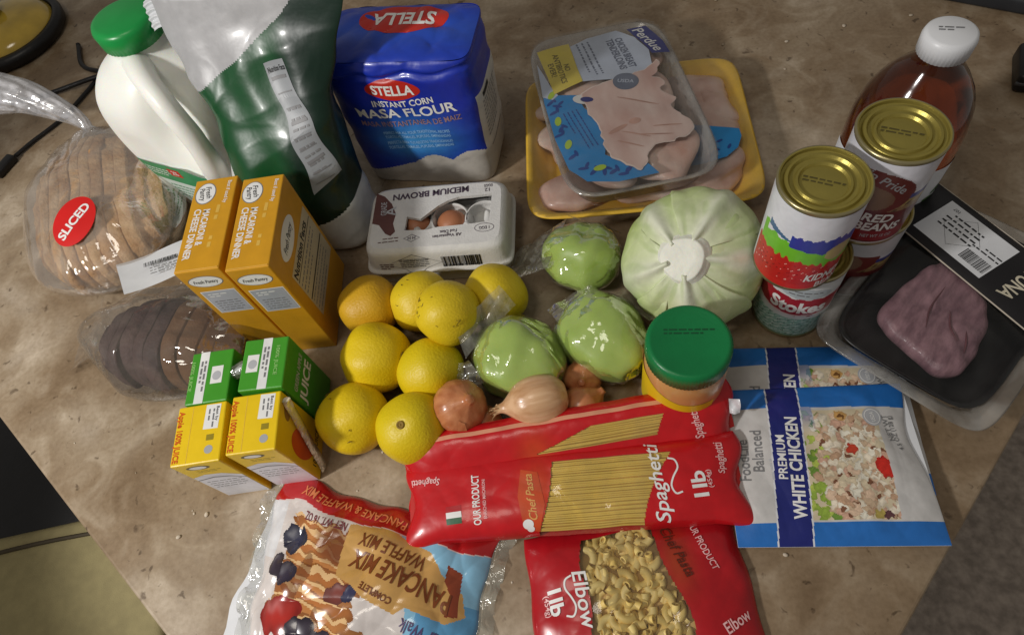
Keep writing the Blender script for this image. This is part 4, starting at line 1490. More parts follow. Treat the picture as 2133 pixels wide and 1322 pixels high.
# ------------------------------------------------------------------ two macaroni boxes
CARD = M("mustard_card", (206, 150, 30), 0.42, 0.05, 60, 0.06, 300)
CARDEDGE = M("card_fold", (226, 180, 80), 0.5)
SILV = M("silver_grey_ink", (186, 190, 200), 0.3, 0.08, metal=0.2)
FAINT = M("faint_gold_ink", (216, 176, 80), 0.4)


def mac_box(loc, rot, w, dd, h, label):
    b = thing("macaroni_box", label, "food box", loc, (0, 0, rot), "macaroni dinner boxes")
    V, F = rbox(w, dd, h, 0.12, 2)
    obj("carton", V, F, CARD, b, smooth=False)
    V, F = rbox(w - 0.3, 0.06, 0.05, 0.01, 1, h + 0.005)
    obj("flap_edge", xf(V, (0, -dd / 2 + 0.2, 0)), F, CARDEDGE, b, smooth=False)
    d = Decals(b, plane((0, 0, h), (1, 0, 0), (0, 1, 0)))
    d.ell(-0.9, dd / 2 - 2.0, 1.15, 1.45, GREYINK, 0, 0, name="logo_oval")
    d.ell(-0.9, dd / 2 - 2.0, 1.05, 1.35, WHITE, 0, 1, name="logo_oval")
    d.text("Fresh", -0.55, dd / 2 - 1.9, 0.55, BLACK, w=1.7, rot=-78, lvl=2, shear=0.3)
    d.text("Pantry", -1.2, dd / 2 - 2.1, 0.55, BLACK, w=1.8, rot=-78, lvl=2, shear=0.3)
    d.text("Best if used by", 1.55, dd / 2 - 2.1, 0.42, WHITE, w=3.0, rot=-92)
    d.text("MACARONI &", -0.35, -0.55, 0.72, WHITE, w=4.6, rot=-91, bold=0.025)
    d.text("CHEESE DINNER", -1.35, -1.3, 0.72, WHITE, w=6.4, rot=-91, bold=0.025)
    d.lines(0.85, 0.6, 3.2, 1, 0.4, 0.36, FAINT, -92, 0)
    d.lines(0.75, -2.9, 2.2, 1, 0.4, 0.36, FAINT, -92, 0, seed=4)
    d.build()
    d = Decals(b, plane((0, -dd / 2, h / 2), (1, 0, 0), (0, 0, 1)))
    d.ell(-0.1, h / 2 - 1.9, 1.8, 0.95, GREYINK, 0, 0, name="logo_oval")
    d.ell(-0.1, h / 2 - 1.9, 1.7, 0.86, WHITE, 0, 1, name="logo_oval")
    d.text("Fresh Pantry", -0.1, h / 2 - 1.9, 0.5, BLACK, w=2.6, rot=0, lvl=2, shear=0.3)
    d.rect(0.1, h / 2 - 5.7, 3.7, 4.2, WHITE, 0, 0, "directions_panel")
    d.rect(0.1, h / 2 - 5.7, 3.5, 4.0, SILV, 0, 1, "directions_panel")
    d.lines(0.1, h / 2 - 6.4, 2.6, 5, 0.42, 0.14, GREYINK, 0, 2)
    d.lines(-0.2, h / 2 - 4.4, 2.0, 2, 0.4, 0.16, WHITE, 0, 2)
    d.build()
    d = Decals(b, plane((w / 2, 0, h / 2), (0, 1, 0), (0, 0, 1)))
    PAN = M("nutrition_white", (196, 182, 150), 0.5, 0.05)
    d.ell(-0.6, h / 2 - 2.6, 2.9, 1.35, WHITE, 0, 0, name="logo_oval")
    d.text("Fresh Pantry", -0.6, h / 2 - 2.6, 0.8, BLACK, w=4.0, rot=0, lvl=1, shear=0.3)
    d.rect(0.6, h / 2 - 8.6, 9.4, 8.0, PAN, 0, 0, "nutrition_panel")
    d.text("Nutrition Facts", 0.0, h / 2 - 5.4, 0.95, BLACK, w=7.6, lvl=1, bold=0.03)
    d.rect(0.6, h / 2 - 6.2, 9.0, 0.12, BLACK, 0, 1, "panel_rule")
    d.lines(0.2, h / 2 - 7.6, 8.0, 3, 0.7, 0.2, GREYINK, 0, 1)
    d.rect(0.6, h / 2 - 9.4, 9.0, 0.22, BLACK, 0, 1, "panel_rule")
    d.lines(0.2, h / 2 - 11.0, 8.0, 4, 0.7, 0.16, GREYINK, 0, 1)
    d.build()
    d = Decals(b, plane((-w / 2, 0, h / 2), (0, -1, 0), (0, 0, 1)))
    d.ell(0, h / 2 - 3.2, 3.6, 1.8, WHITE, 0, 0, name="logo_oval")
    d.text("MACARONI & CHEESE", 0, 0, 1.0, WHITE, w=9, lvl=1)
    d.build()


mac_box((-33.2, 40.3, 0), 3, 4.5, 11.7, 17, "mustard macaroni box standing nearest the yellow fruit, its nutrition panel showing")
mac_box((-38.55, 40.7, 0), 3, 4.7, 11.9, 17, "mustard macaroni box standing beside the bread bags")

# ------------------------------------------------------------------ four juice boxes
JY = M("yellow_carton", (232, 196, 22), 0.36, 0.04, 60, 0.05, 200)
JG = M("green_carton", (66, 150, 40), 0.36, 0.05, 60, 0.05, 200)
ORINK = M("orange_red_ink", (204, 84, 20), 0.4)
FOIL = M("foil", (220, 222, 224), 0.25, 0.05, metal=0.6)
STRAWM = M("straw_plastic", (226, 214, 190), 0.35, 0.03)


def juice(loc, rot, w, dd, h, label, yellow, straw):
    b = thing("juice_box", label, "juice box", loc, (0, 0, rot), "juice boxes")
    V, F = rbox(w, dd, h, 0.14, 2)
    obj("carton", V, F, JY if yellow else JG, b, smooth=False)
    d = Decals(b, plane((0, 0, h), (1, 0, 0), (0, 1, 0)))
    if yellow:
        d.text("Apple 100% JUICE", -w / 2 + 0.45, -0.1, 0.55, ORINK, w=5.2, rot=-90, bold=0.03)
        d.rect(1.15, dd / 2 - 1.45, 1.5, 2.5, WHITE, -2, 0, "date_panel")
        d.text("Best by", 1.65, dd / 2 - 1.2, 0.28, BLACK, w=1.5, rot=-90, lvl=1)
        d.lines(1.05, dd / 2 - 1.6, 1.9, 2, 0.45, 0.16, GREYINK, -90, 1)
        d.rect(1.2, -0.55, 0.75, 0.6, M("olive_mark", (150, 132, 20), 0.5), 0, 0)
        d.ell(1.2, -1.75, 0.42, 0.42, FOIL, 0, 0, name="straw_hole")
        d.rect(-0.9, 0, 0.04, dd - 0.3, CARDEDGE, 0, 0, "fold_line")
    else:
        d.rect(0.15 if straw else -0.8, 0, 0.95, dd - 0.05, M("white_band", (226, 228, 226), 0.4), 0, 0, "seam_band")
        d.lines(0.15 if straw else -0.8, 0, 3.6, 2, 0.36, 0.2, GREYINK, -90, 1)
        d.rect(-1.15 if straw else 0.75, 0.1, 1.2, 1.9, WHITE, 0, 0, "straw_patch")
        d.ell(-1.15 if straw else 0.75, 0.0, 0.45, 0.5, PALEGREY, 0, 1, name="straw_hole")
        d.text("100% JUICE", 1.35 if straw else -1.9, 0.2, 0.36, M("light_green_ink", (150, 200, 120), 0.4), w=3.2, rot=-90)
    d.build()
    d = Decals(b, plane((0, -dd / 2, 0), (1, 0, 0), (0, 0, 1)))
    if yellow:
        d.ell(-0.3, h - 1.1, 1.15, 0.5, M("brown_oval", (90, 80, 40), 0.4), 0, 0, name="logo_oval")
        d.ell(-0.3, h - 1.1, 0.85, 0.36, WHITE, 0, 1, name="logo_oval")
        d.lines(0.3, h - 2.2, 2.6, 2, 0.35, 0.12, M("olive_ink_line", (150, 130, 30), 0.4), 0, 0)
        W2 = M("white_swoosh", (222, 224, 232), 0.4)
        pts_ = [(-w / 2 + 0.15, 0.2), (w / 2 - 0.15, 0.2), (w / 2 - 0.15, h - 4.4), (0.8, h - 3.3), (-0.8, h - 3.1), (-w / 2 + 0.15, h - 3.7)]
        d.poly(pts_, W2, 0, "swoosh")
        d.poly([(-w / 2 + 0.15, h - 4.5), (-0.4, h - 4.0), (1.0, h - 4.3), (w / 2 - 0.15, h - 5.2), (w / 2 - 0.15, h - 5.35), (1.0, h - 4.5), (-0.4, h - 4.2), (-w / 2 + 0.15, h - 4.65)], GREYINK, 1, "swoosh_line")
        d.lines(0, h - 6.2, 3.6, 4, 0.6, 0.14, GREYINK, 0, 1)
    else:
        d.text("JUICE", 0, h - 3.5, 1.2, WHITE, w=3.4)
    d.build()
    d = Decals(b, plane((w / 2, 0, 0), (0, 1, 0), (0, 0, 1)))
    if yellow:
        d.ell(-0.6, h - 5.6, 1.6, 2.6, ORINK, 10, 0, name="fruit_picture")
        d.ell(1.3, h - 1.6, 0.9, 0.6, M("leaf_ink", (150, 110, 30), 0.4), 20, 0, name="leaf_picture")
        d.text("100% JUICE", 0, h - 8.6, 0.8, BLACK, w=4, lvl=1)
    else:
        d.text("JUICE", -0.2, h - 4.6, 1.5, WHITE, w=4.6, rot=0, lvl=1, bold=0.03)
        d.text("GREEN APPLE", 0.0, h - 2.8, 0.7, PALEGREY, w=4.2, lvl=1, bold=0.02)
    d.build()
    if straw and yellow:
        s = curve_pts([(w / 2 + 0.35, 2.1, h - 0.5), (w / 2 + 0.35, 0.6, h - 4.0), (w / 2 + 0.35, -1.6, 0.8)], 16)
        obj("straw", *tube(s, [0.42] * 3 + [0.3] * 14, 12), STRAWM, b)
        V, Q, _ = grid(lambda u, v: np.stack([w / 2 + 0.72 - 0.35 * (2 * u - 1) ** 2, 2.1 - 3.7 * v + 1.6 * (u - 0.5), h - 0.3 - (h - 0.8) * v], 1), 0, 1, 8, 0, 1, 20)
        obj("straw_sleeve", V, Q, WRAPFLAP, b)
    return b


juice((-38.3, 20.6, 0), 6, 4.9, 6.0, 10.4, "yellow juice carton at the corner of the group, its white front towards the counter's edge", True, False)
juice((-32.9, 21.4, 0), 5, 4.9, 5.9, 10.4, "yellow juice carton with a straw on its side, next to the yellow fruit", True, True)
juice((-38.6, 26.5, 0), 5, 4.4, 5.7, 10.5, "green juice carton tucked against the dark loaf's bag", False, False)
juice((-32.9, 27.4, 0), 3, 4.6, 5.6, 10.8, "green juice carton between the macaroni box and the yellow straw carton", False, True)
sw = thing("straw_pouch", "crumpled clear straw wrapper between the two green juice cartons", "straw wrapper", (-35.8, 27.2, 8.6), (0, 12, 20))
obj("straw_tip", *tube(curve_pts([(-0.9, 0, 0.9), (0, 0.1, 1.5), (0.9, 0, 1.9)], 10), 0.42, 12), M("frosted_straw", (220, 226, 224), 0.25, 0.03, trans=0.4), sw)
g_ = creases(211, 5, 0.4, 0.9)
obj("wrapper", *blob(lambda t, p: np.stack([1.5 * np.cos(p), 0.75 * np.sin(p) * np.cos(t) * (1 + 0.3 * g_(t * 2, p * 3)), 1.4 + 0.7 * np.sin(p) * np.sin(t) * (1 + 0.3 * g_(t * 2, p * 3)) + 0.3 * np.cos(p)], 1), 36, 24), WRAPFLAP, sw)

# ------------------------------------------------------------------ yellow citrus fruit
PEELS = [M("yellow_peel", (220, 188, 14), 0.43, 0.05, 30, 0.22, 380, rgb2=(228, 198, 28)),
         M("orange_peel", (206, 160, 30), 0.46, 0.07, 30, 0.25, 380),
         M("scarred_peel", (218, 188, 24), 0.43, 0.08, 30, 0.22, 380, rgb2=(226, 198, 40)),
         M("green_tinged_peel", (222, 192, 18), 0.43, 0.04, 14, 0.22, 380, rgb2=(214, 194, 26))]
BUTTON = M("stem_button", (140, 112, 40), 0.7, 0.2)
SCAR = M("peel_scar", (116, 92, 32), 0.7, 0.3)


def citrus(loc, r, label, mat, stem=None, scar=0, squash=0.96, seed=0):
    c = thing("citrus_fruit", label, "citrus", loc, (0, 0, 0), "loose yellow citrus fruit")
    w = waves(300 + seed, 5, 0.1, 0.25)
    def f(t, p):
        x, y, z = np.sin(p) * np.cos(t), np.sin(p) * np.sin(t), np.cos(p)
        k = r * (1 + 0.028 * w(x * 4, y * 4 + 3 * z))
        return np.stack([x * k, y * k, z * k * squash + r * squash], 1)
    V, F = blob(f, 56, 36)
    if stem is not None:
        s = np.array(stem, float) / np.linalg.norm(stem)
        cen = np.array([0, 0, r * squash])
        q = V - cen
        ca = (q / np.linalg.norm(q, axis=1)[:, None]) @ s
        V = V - q * (0.05 * np.exp(-((1 - ca) / 0.02)))[:, None]
    obj("peel", V, F, mat, c)
    if stem is not None:
        base = cen + s * r * 0.955
        R3 = Vector((0, 0, 1)).rotation_difference(Vector(s)).to_matrix()
        V, F = lathe([(0.42, -0.08), (0.40, 0.06), (0.27, 0.09), (0.22, 0.0), (0.10, 0.0), (0.05, 0.10), (0, 0.1)], 20)
        obj("stem_button", V @ np.array(R3).T + base, F, BUTTON, c)
    if scar:
        g = np.random.default_rng(seed + 5)
        parts = []
        for k in range(scar):
            th, ph = g.uniform(2.2, 5.4), g.uniform(0.25, 1.1)
            pth = []
            for j in range(5):
                th += g.uniform(-0.09, 0.09)
                ph += g.uniform(-0.06, 0.06)
                pth.append(np.array([math.sin(ph) * math.cos(th), math.sin(ph) * math.sin(th), math.cos(ph) * squash]) * r * 1.003 + [0, 0, r * squash])
            parts.append(tube(pth, [0.01, 0.035, 0.05, 0.03, 0.01], 5))
        obj("scar_marks", *join(*parts), SCAR, c, kind="stuff")
    return c


citrus((-25.7, 37.6, 0), 3.6, "orange-tinged citrus fruit in the macaroni box's shade, farthest from the onions", PEELS[1], seed=1)
citrus((-24.0, 30.7, 0), 3.9, "large smooth yellow citrus fruit beside the green juice carton", PEELS[0], stem=(0.92, -0.15, 0.35), seed=2)
citrus((-19.6, 37.6, 0), 3.6, "yellow citrus fruit against the egg carton, partly under the scarred fruit", PEELS[2], seed=3, scar=5)
citrus((-15.6, 34.2, 3.0), 3.5, "scarred yellow citrus fruit resting on top of the others", PEELS[2], scar=26, seed=4)
citrus((-11.1, 37.6, 0), 3.7, "yellow citrus fruit between the egg carton and a wrapped chayote", PEELS[2], seed=5)
citrus((-17.9, 28.9, 0), 3.6, "yellow citrus fruit wedged between the film-tailed chayote and the large smooth fruit", PEELS[3], seed=6)
citrus((-26.0, 24.0, 0), 3.75, "half-shaded yellow citrus fruit beside the straw on the yellow carton", PEELS[0], seed=7, scar=8, squash=0.92)
citrus((-19.4, 22.6, 0), 3.75, "yellow citrus fruit with a round stem button, touching the red spaghetti bag", PEELS[3], stem=(-0.05, -0.28, 1.0), seed=8)

# ------------------------------------------------------------------ onions
ONION = M("onion_skin", (180, 108, 66), 0.32, 0.08, 110, 0.2, 160, rgb2=(200, 134, 90), coat=0.25, stretch=(1, 1, 0.08))
ONION2 = M("pale_onion_skin", (198, 146, 100), 0.32, 0.14, 110, 0.25, 160, rgb2=(222, 182, 142), coat=0.25, stretch=(1, 1, 0.08))
PAPERY = M("papery_onion_end", (206, 170, 126), 0.7, 0.15, 60, 0.4, 200)


def onion(loc, rot, r, ln, label, mat, tail=True, seed=0):
    c = thing("onion", label, "onion", loc, rot, "onions in the gap by the spaghetti")
    prof = []
    for k in range(25):
        t = k / 24
        p = math.pi * t
        rr = r * math.sin(p) ** 0.85 * (1 - 0.12 * t) if t < 0.82 else None
        prof.append((rr, -math.cos(p)))
    P_ = [(0.0, -ln * 0.82), (r * 0.45, -ln * 0.78), (r * 0.8, -ln * 0.55), (r * 0.97, -ln * 0.22), (r, 0.08 * ln), (r * 0.93, ln * 0.36), (r * 0.75, ln * 0.62), (r * 0.46, ln * 0.84), (r * 0.24, ln * 1.02), (r * 0.16, ln * 1.2)]
    pp = curve_pts(np.array([(a, b, 0) for a, b in P_]), 36)
    V, F = lathe([(max(x, 0.0), y) for x, y, _ in pp], 56)
    th = np.arctan2(V[:, 1], V[:, 0])
    V[:, :2] *= (1 + 0.012 * np.sin(9 * th + seed) + 0.008 * np.sin(17 * th))[:, None]
    obj("bulb", V, F, mat, c)
    if tail:
        g = random.Random(seed)
        parts = []
        for k in range(12):
            a = g.uniform(0, 6.28)
            l = g.uniform(0.5, 1.3)
            p0 = np.array([0.12 * r * math.cos(a), 0.12 * r * math.sin(a), ln * 1.12])
            p1 = p0 + [0.16 * math.cos(a), 0.16 * math.sin(a), l * 0.5]
            p2 = p1 + [g.uniform(-0.2, 0.5) * math.cos(a), g.uniform(-0.2, 0.5) * math.sin(a), l * 0.4]
            parts.append(tube([p0, p1, p2], [0.16, 0.12, 0.04], 5))
        obj("neck_tuft", *join(*parts), PAPERY, c)
    # a strip of peeling skin
    def strip(u, v):
        rr = r * 1.035 + 0.10 * v
        zz = -ln * 0.3 + u * ln * 0.95
        prof_r = np.interp(zz, [y for _, y in P_], [x for x, _ in P_]) * 1.02 + 0.12 * v
        a = 3.9 + 0.35 * (v - 0.5) + 0.25 * np.sin(u * 3)
        return np.stack([prof_r * np.cos(a), prof_r * np.sin(a), zz], 1)
    V, Q, _ = grid(strip, 0, 1, 24, 0, 1, 5)
    obj("loose_skin", V, Q, mat, c)
    return c


onion((-14.3, 24.2, 4.6), (25, 20, 40), 2.75, 2.7, "round reddish onion touching the fruit with the stem button", ONION, False, 1)
onion((-6.3, 24.4, 4.6), (0, -86, 12), 2.55, 3.5, "pale pointed onion with a shaggy neck lying on its side", ONION2, True, 2)
onion((-2.0, 27.4, 2.1), (30, 0, 0), 2.0, 2.0, "small brown onion beside the wrapped chayote, behind the pale pointed onion", ONION, False, 3)
onion((-2.2, 24.4, 2.1), (0, 70, 30), 2.2, 2.4, "shaded onion between the pale pointed onion and the spaghetti bag", ONION, False, 4)
onion((-12.4, 23.0, 2.0), (80, 0, 60), 2.1, 2.3, "shaded reddish onion under the round reddish one, against the spaghetti bag", ONION, False, 5)
onion((-7.4, 23.4, 1.9), (80, 0, -60), 2.0, 2.2, "dark shaded onion beneath the pale pointed onion's neck", ONION, False, 6)

# ------------------------------------------------------------------ two bread bags
CRUST = M("bread_crust", (200, 146, 84), 0.8, 0.18, 45, 1.0, 160, rgb2=(214, 178, 134))
CRUST3 = M("bread_crust_brown", (184, 128, 72), 0.8, 0.22, 45, 1.0, 160, rgb2=(206, 166, 120))
CRUST2 = M("bread_crumb", (206, 170, 124), 0.8, 0.12, 30, 0.6, 200)
RYE = M("dark_rye", (58, 38, 38), 0.7, 0.2, 26, 0.7, 160, rgb2=(86, 60, 56))
RYE2 = M("brown_rye", (112, 78, 48), 0.7, 0.2, 20, 0.5, 140)


def slices(root, n, half, hy, hz, mats, seed, gap=0.06, dome=0.75):
    g = random.Random(seed)
    for i in range(n):
        x0 = -half + 2 * half * i / n
        x1 = -half + 2 * half * (i + 1) / n - gap
        rings = []
        for x, shrink in ((x0, 0.985), (x0 + 0.12, 1.0), (x1 - 0.12, 1.0), (x1, 0.985)):
            s = max(0.12, 1 - (abs((x if shrink == 1.0 else (x0 + x1) / 2 * 0.4 + x * 0.6)) / (half * 1.04)) ** 2.4) ** 0.5 * shrink
            a = np.linspace(0, 2 * math.pi, 36, endpoint=False)
            c, sn = np.cos(a), np.sin(a)
            y = hy * s * np.sign(c) * np.abs(c) ** 0.8
            z = np.where(sn > 0, hz * s * sn ** dome, hz * 0.42 * s * sn * 0.9)
            rings.append(np.stack([np.full(36, x), y, z], 1))
        V = np.vstack(rings)
        V[:, 2] += hz * 0.38 + 0.15
        V[:, 2] = np.maximum(V[:, 2], 0.1)
        sw9 = waves(seed * 10 + 3, 6, 0.08, 0.3)
        V[:, 2] += 0.28 * sw9(V[:, 0], V[:, 1]) * (V[:, 2] > 1)
        V = V + np.array([0, g.uniform(-0.35, 0.35), g.uniform(-0.15, 0.2)])
        F = [[k * 36 + j, k * 36 + (j + 1) % 36, (k + 1) * 36 + (j + 1) % 36, (k + 1) * 36 + j] for k in range(3) for j in range(36)]
        F += [list(range(36))[::-1], list(range(108, 144))]
        obj("slice", V, F, mats[i % len(mats)], root)


br = thing("bread_bag", "clear bag of tan sliced bread with red sticker and twisted neck", "bread bag", (-65.5, 56.5, 0), (0, 0, 20))
slices(br, 12, 8.8, 13.0, 6.4, [CRUST, CRUST3, CRUST], 5, gap=0.02, dome=0.6)
BAGF = M_film("bread_bag_film", haze=0.20, gloss=0.08, rough=0.06, bump=0.9, bs=18, edge=0.3, hazecol=(222, 204, 184))
cz = creases(221, 7, 0.06, 0.22)
cz2 = waves(223, 5, 0.04, 0.12)


def breadbag(t, p):
    # p runs from the twisted neck to the sealed far end; long axis along y
    s = np.cos(p)
    rr = np.sin(p) ** 0.7
    neck = np.clip((s - 0.55) / 0.45, 0, 1)
    w = rr * (1 - 0.55 * neck ** 1.5)
    x = 10.9 * w * np.cos(t) - 0.6 * s
    z = 4.2 + 5.4 * w * np.sin(t)
    y = 14.2 * s + 1.6 * neck
    k = 0.65 * cz(x * 1.6, y * 0.35) + 0.3 * cz2(x, y)
    up = np.clip(np.sin(t) + 0.3, 0, 1)
    z = z + k * up
    x = x + 0.6 * cz2(y, z) * np.cos(t)
    return np.stack([x, y, np.maximum(z, 0.04)], 1)


obj("bag_film", *blob(breadbag, 130, 90), BAGF, br)
# twisted tail of the bag
tail = curve_pts([(-0.8, 14.6, 4.6), (-1.8, 17.0, 6.0), (-4.6, 19.4, 8.2), (-9.0, 22.5, 10.0), (-15.0, 25.5, 10.5)], 30)
rad = np.interp(np.arange(31), [0, 4, 12, 22, 30], [1.6, 0.55, 1.3, 2.2, 2.8])
V, F = tube(tail, rad, 40)
a = np.tile(np.arange(40) * 2 * math.pi / 40, 31)
rr = np.repeat(rad, 40)
cen = np.repeat(tail, 40, axis=0)
V = cen + (V - cen) * (1 + 0.22 * np.abs(np.sin(5 * a + np.repeat(np.arange(31), 40) * 0.22)))[:, None]
obj("twisted_tail", V, F[:-2], M_film("gathered_film", haze=0.42, gloss=0.07, rough=0.10, bump=0.6, bs=40, edge=0.25, hazecol=(226, 226, 230)), br)


def bread_top(u, v):
    x = 11.8 * 0.98
    t = np.sqrt(np.clip(1 - (u / 11.8) ** 2 - (v / 14.2) ** 2, 0, 1))
    return np.stack([u, v, 4.5 + 6.1 * t], 1)


d = Decals(br, bread_top, flat=False, step=0.5, base=0.03)
d.ell(0.0, -7.4, 3.3, 2.5, M("red_sticker", (206, 30, 28), 0.35, 0.05), 50, 0, name="round_sticker")
d.text("SLICED", 0.0, -7.5, 1.05, WHITE, w=5.2, rot=38, lvl=1, bold=0.03)
d.build()
V, Q, _ = grid(lambda u, v: np.stack([u, v, 0.25 * np.sin(u * 0.5) + 0.05 * v], 1), -5.6, 5.6, 14, -3.2, 3.2, 8)
tg = obj("price_label", xf(V, (8.8, -15.2, 5.2), (-12, 14, 12)), Q, PAPER, br)
d = Decals(tg, plane((8.8, -15.2, 5.36), np.array(xf([(1, 0, 0)], (0, 0, 0), (-12, 14, 12)))[0], np.array(xf([(0, 1, 0)], (0, 0, 0), (-12, 14, 12)))[0]), base=0.12)
d.barcode(-0.6, 0.5, 4.0, 0.9, BLACK, -4, 0, n=40)
d.lines(0.4, -1.2, 5.0, 3, 0.6, 0.18, GREYINK, -4, 0)
d.build()

rb = thing("dark_bread_bag", "clear bag of dark brown sliced loaf beside the green juice carton", "bread bag", (-49.2, 34.6, 0), (0, 0, -8))
slices(rb, 10, 9.0, 5.4, 5.4, [RYE, RYE, RYE, RYE, RYE, RYE, RYE2, RYE2, RYE2, RYE2], 9)
cz3, cz4 = creases(231, 6, 0.08, 0.3), waves(233, 5, 0.06, 0.16)


def ryebag(t, p):
    s = np.cos(p)
    rr = np.sin(p) ** 0.6
    neck = np.clip((-s - 0.35) / 0.65, 0, 1)
    w = rr * (1 - 0.5 * neck)
    y = 6.9 * w * np.cos(t) + 1.2 * neck
    z = 3.9 + 4.7 * w * np.sin(t)
    x = 11.0 * s - 0.2 - 1.5 * neck
    z = z + (0.5 * cz3(x * 0.6, y * 1.6) + 0.25 * cz4(x, y)) * np.clip(np.sin(t) + 0.3, 0, 1)
    return np.stack([x, y + 0.3 * cz4(x, z), np.maximum(z, 0.04)], 1)


obj("bag_film", *blob(ryebag, 110, 80), M_film("rye_bag_film", haze=0.05, gloss=0.12, rough=0.05, bump=1.0, bs=22, edge=0.4, hazecol=(212, 196, 178)), rb)
V, Q, _ = grid(lambda u, v: np.stack([u, v, 0.1 * np.sin(u * 3)], 1), -1.6, 1.6, 8, -0.9, 0.9, 4)
obj("bag_tag", xf(V, (6.4, -6.6, 3.2), (10, 0, 0)), Q, PAPER, rb)
fl = creases(241, 5, 0.1, 0.4)
V, Q, _ = grid(lambda u, v: np.stack([-9.0 - 6.5 * v, (u - 0.5) * (2 + 9 * v) + 1.5 * v, 3.4 - 3.0 * v + 0.9 * fl(u * 8, v * 6) * v + 0.2], 1), 0, 1, 30, 0, 1, 24)
V[:, 2] = np.maximum(V[:, 2], 0.05)
obj("loose_film", V, Q, bpy.data.materials["rye_bag_film"], rb)

# ------------------------------------------------------------------ chicken pouches
PRINT = M_print("pouch_ink", 0.32, 0.12, 0.3, 35)


def salad_items(seed, n=300):
    g = np.random.default_rng(seed)
    it = []
    pal = [(222, 206, 176), (236, 224, 202), (206, 180, 150), (226, 196, 168), (196, 160, 130), (238, 232, 214), (212, 170, 146)]
    for i in range(26):
        it.append((g.uniform(-2.2, 0.6), g.uniform(-5.6, 4.6), g.uniform(0.4, 1.0), g.uniform(0.3, 0.7), g.uniform(0, 180), [(150, 178, 70), (182, 200, 90), (112, 148, 60)][i % 3]))
    for i in range(n):
        y = g.uniform(-5.4, 4.2)
        lo_ = -0.6 + 0.4 * math.sin(y)
        it.append((g.uniform(lo_, 5.6), y, g.uniform(0.30, 0.75), g.uniform(0.24, 0.5), g.uniform(0, 180), pal[int(g.integers(len(pal)))]))
        if i % 9 == 0:
            it.append((g.uniform(lo_, 5.4), g.uniform(-5.2, 4.0), 0.35, 0.2, g.uniform(0, 180), (128, 84, 60)))
    it += [(5.0, -0.9, 0.95, 1.15, 10, (206, 44, 32)), (2.5, 0.9, 0.6, 0.6, 0, (200, 66, 44)), (2.2, 4.2, 0.7, 0.6, 0, (206, 160, 96)), (2.3, 4.15, 0.32, 0.3, 0, (120, 80, 40)), (3.6, -5.0, 0.6, 0.5, 0, (190, 170, 90)), (4.2, -5.1, 0.5, 0.4, 0, (104, 66, 70))]
    return it


WX, WY = waves(261, 7, 0.5, 2.2), waves(262, 7, 0.5, 2.2)


def paint_items(c, u, v, items):
    u, v = u + 0.10 * WX(u, v), v + 0.10 * WY(u, v)
    for x, y, rx, ry, rot, col in items:
        rx, ry = rx * 0.8, ry * 0.85
        k = inell(u, v, x, y, rx, ry, rot)
        m = k < 1
        if not m.any():
            continue
        base = np.array(lin(col))
        sh = 1.02 - 0.38 * np.clip(k[m] - 0.3, 0, 1) + 0.10 * WX(u[m] * 2.2, v[m] * 2.2)
        c[m] = base * sh[:, None]


def pouch(loc, rot, label, seed, tear):
    o = thing("chicken_pouch", label, "food pouch", loc, rot, "white chicken pouches")
    w, h = 17.6, 15.2
    S0 = pillow(w, h, 1.0, 2.4, 0.7, seed, 0.10, 0.08, 0.0)
    def S(u, v):
        p = S0(u, v)
        y = np.clip(np.abs(2 * v / h), 0, 1)
        # narrow waist on the right side below the corner
        p[:, 0] -= np.where(u > 0, (u / (w / 2)) ** 3 * 0.9 * np.exp(-((v - 2.4) / 3.2) ** 2), 0)
        return p
    it = salad_items(seed)
    def col(u, v):
        c = ink(len(u), (206, 204, 202))
        pic = (u > -1.7 + 0.09 * v) & (u < 5.5 + 0.05 * v) & (v < 4.9) & (v > -5.5)
        put(c, pic, (214, 200, 170))
        sub = np.where(pic)[0]
        cc = c[sub]
        paint_items(cc, u[sub], v[sub], it)
        c[sub] = cc
        mixto(c, np.where((u > -1.6) & (u < -0.2) & (v > 2.5), 0.7 * np.clip((v - 2.5) / 2, 0, 1), 0), (120, 140, 190))
        put(c, (v > 5.2 - 0.02 * u), (40, 112, 192))
        put(c, (v < -5.6), (40, 112, 192))
        band = (u > -4.3 - 0.12 * v * 0.6) & (u < -1.0 - 0.12 * v * 0.6)
        b0 = -3.2 + 0.09 * v
        put(c, np.abs(u - b0) < 1.55, (222, 224, 230))
        put(c, np.abs(u - b0) < 1.42, (32, 40, 116))
        return c
    V, Q, cols = grid(S, -w / 2, w / 2, 230, -h / 2, h / 2, 200, col=col)
    obj("pouch_front", V, Q, PRINT, o, cols=cols)
    V, Q, _ = grid(under(S0), -w / 2, w / 2, 20, -h / 2, h / 2, 20)
    obj("pouch_back", V, Q[:, ::-1], PAPER, o)
    d = Decals(o, S, flat=False, step=0.5, base=0.025)
    d.text("PREMIUM", -3.85, 0.3, 0.75, WHITE, w=4.2, rot=85, bold=0.015)
    d.text("WHITE CHICKEN", -2.75, -0.6, 1.05, WHITE, w=9.6, rot=85, bold=0.03)
    d.text("FoodLife", -7.2, 0.2, 0.95, GREYINK, w=4.0, rot=86)
    d.text("Balanced", -5.9, 1.0, 0.95, GREYINK, w=4.0, rot=86)
    d.lines(-4.9, -0.2, 3.2, 1, 0.4, 0.16, PALEGREY, 92, 0)
    d.ell(5.2, 4.0, 0.95, 0.95, PALEGREY, 0, 0, name="round_seal")
    d.ring(5.2, 4.0, 0.8, 0.8, 0.08, WHITE, 0, 1)
    d.text("USDA", 5.2, 4.0, 0.4, WHITE, w=1.0, rot=94, lvl=1)
    d.text("NET WT", 6.5, 2.9, 0.55, GREYINK, w=2.6, rot=96)
    d.text("4.5 OZ (128 g)", 7.1, 2.4, 0.5, GREYINK, w=3.4, rot=96)
    d.build()
    return o


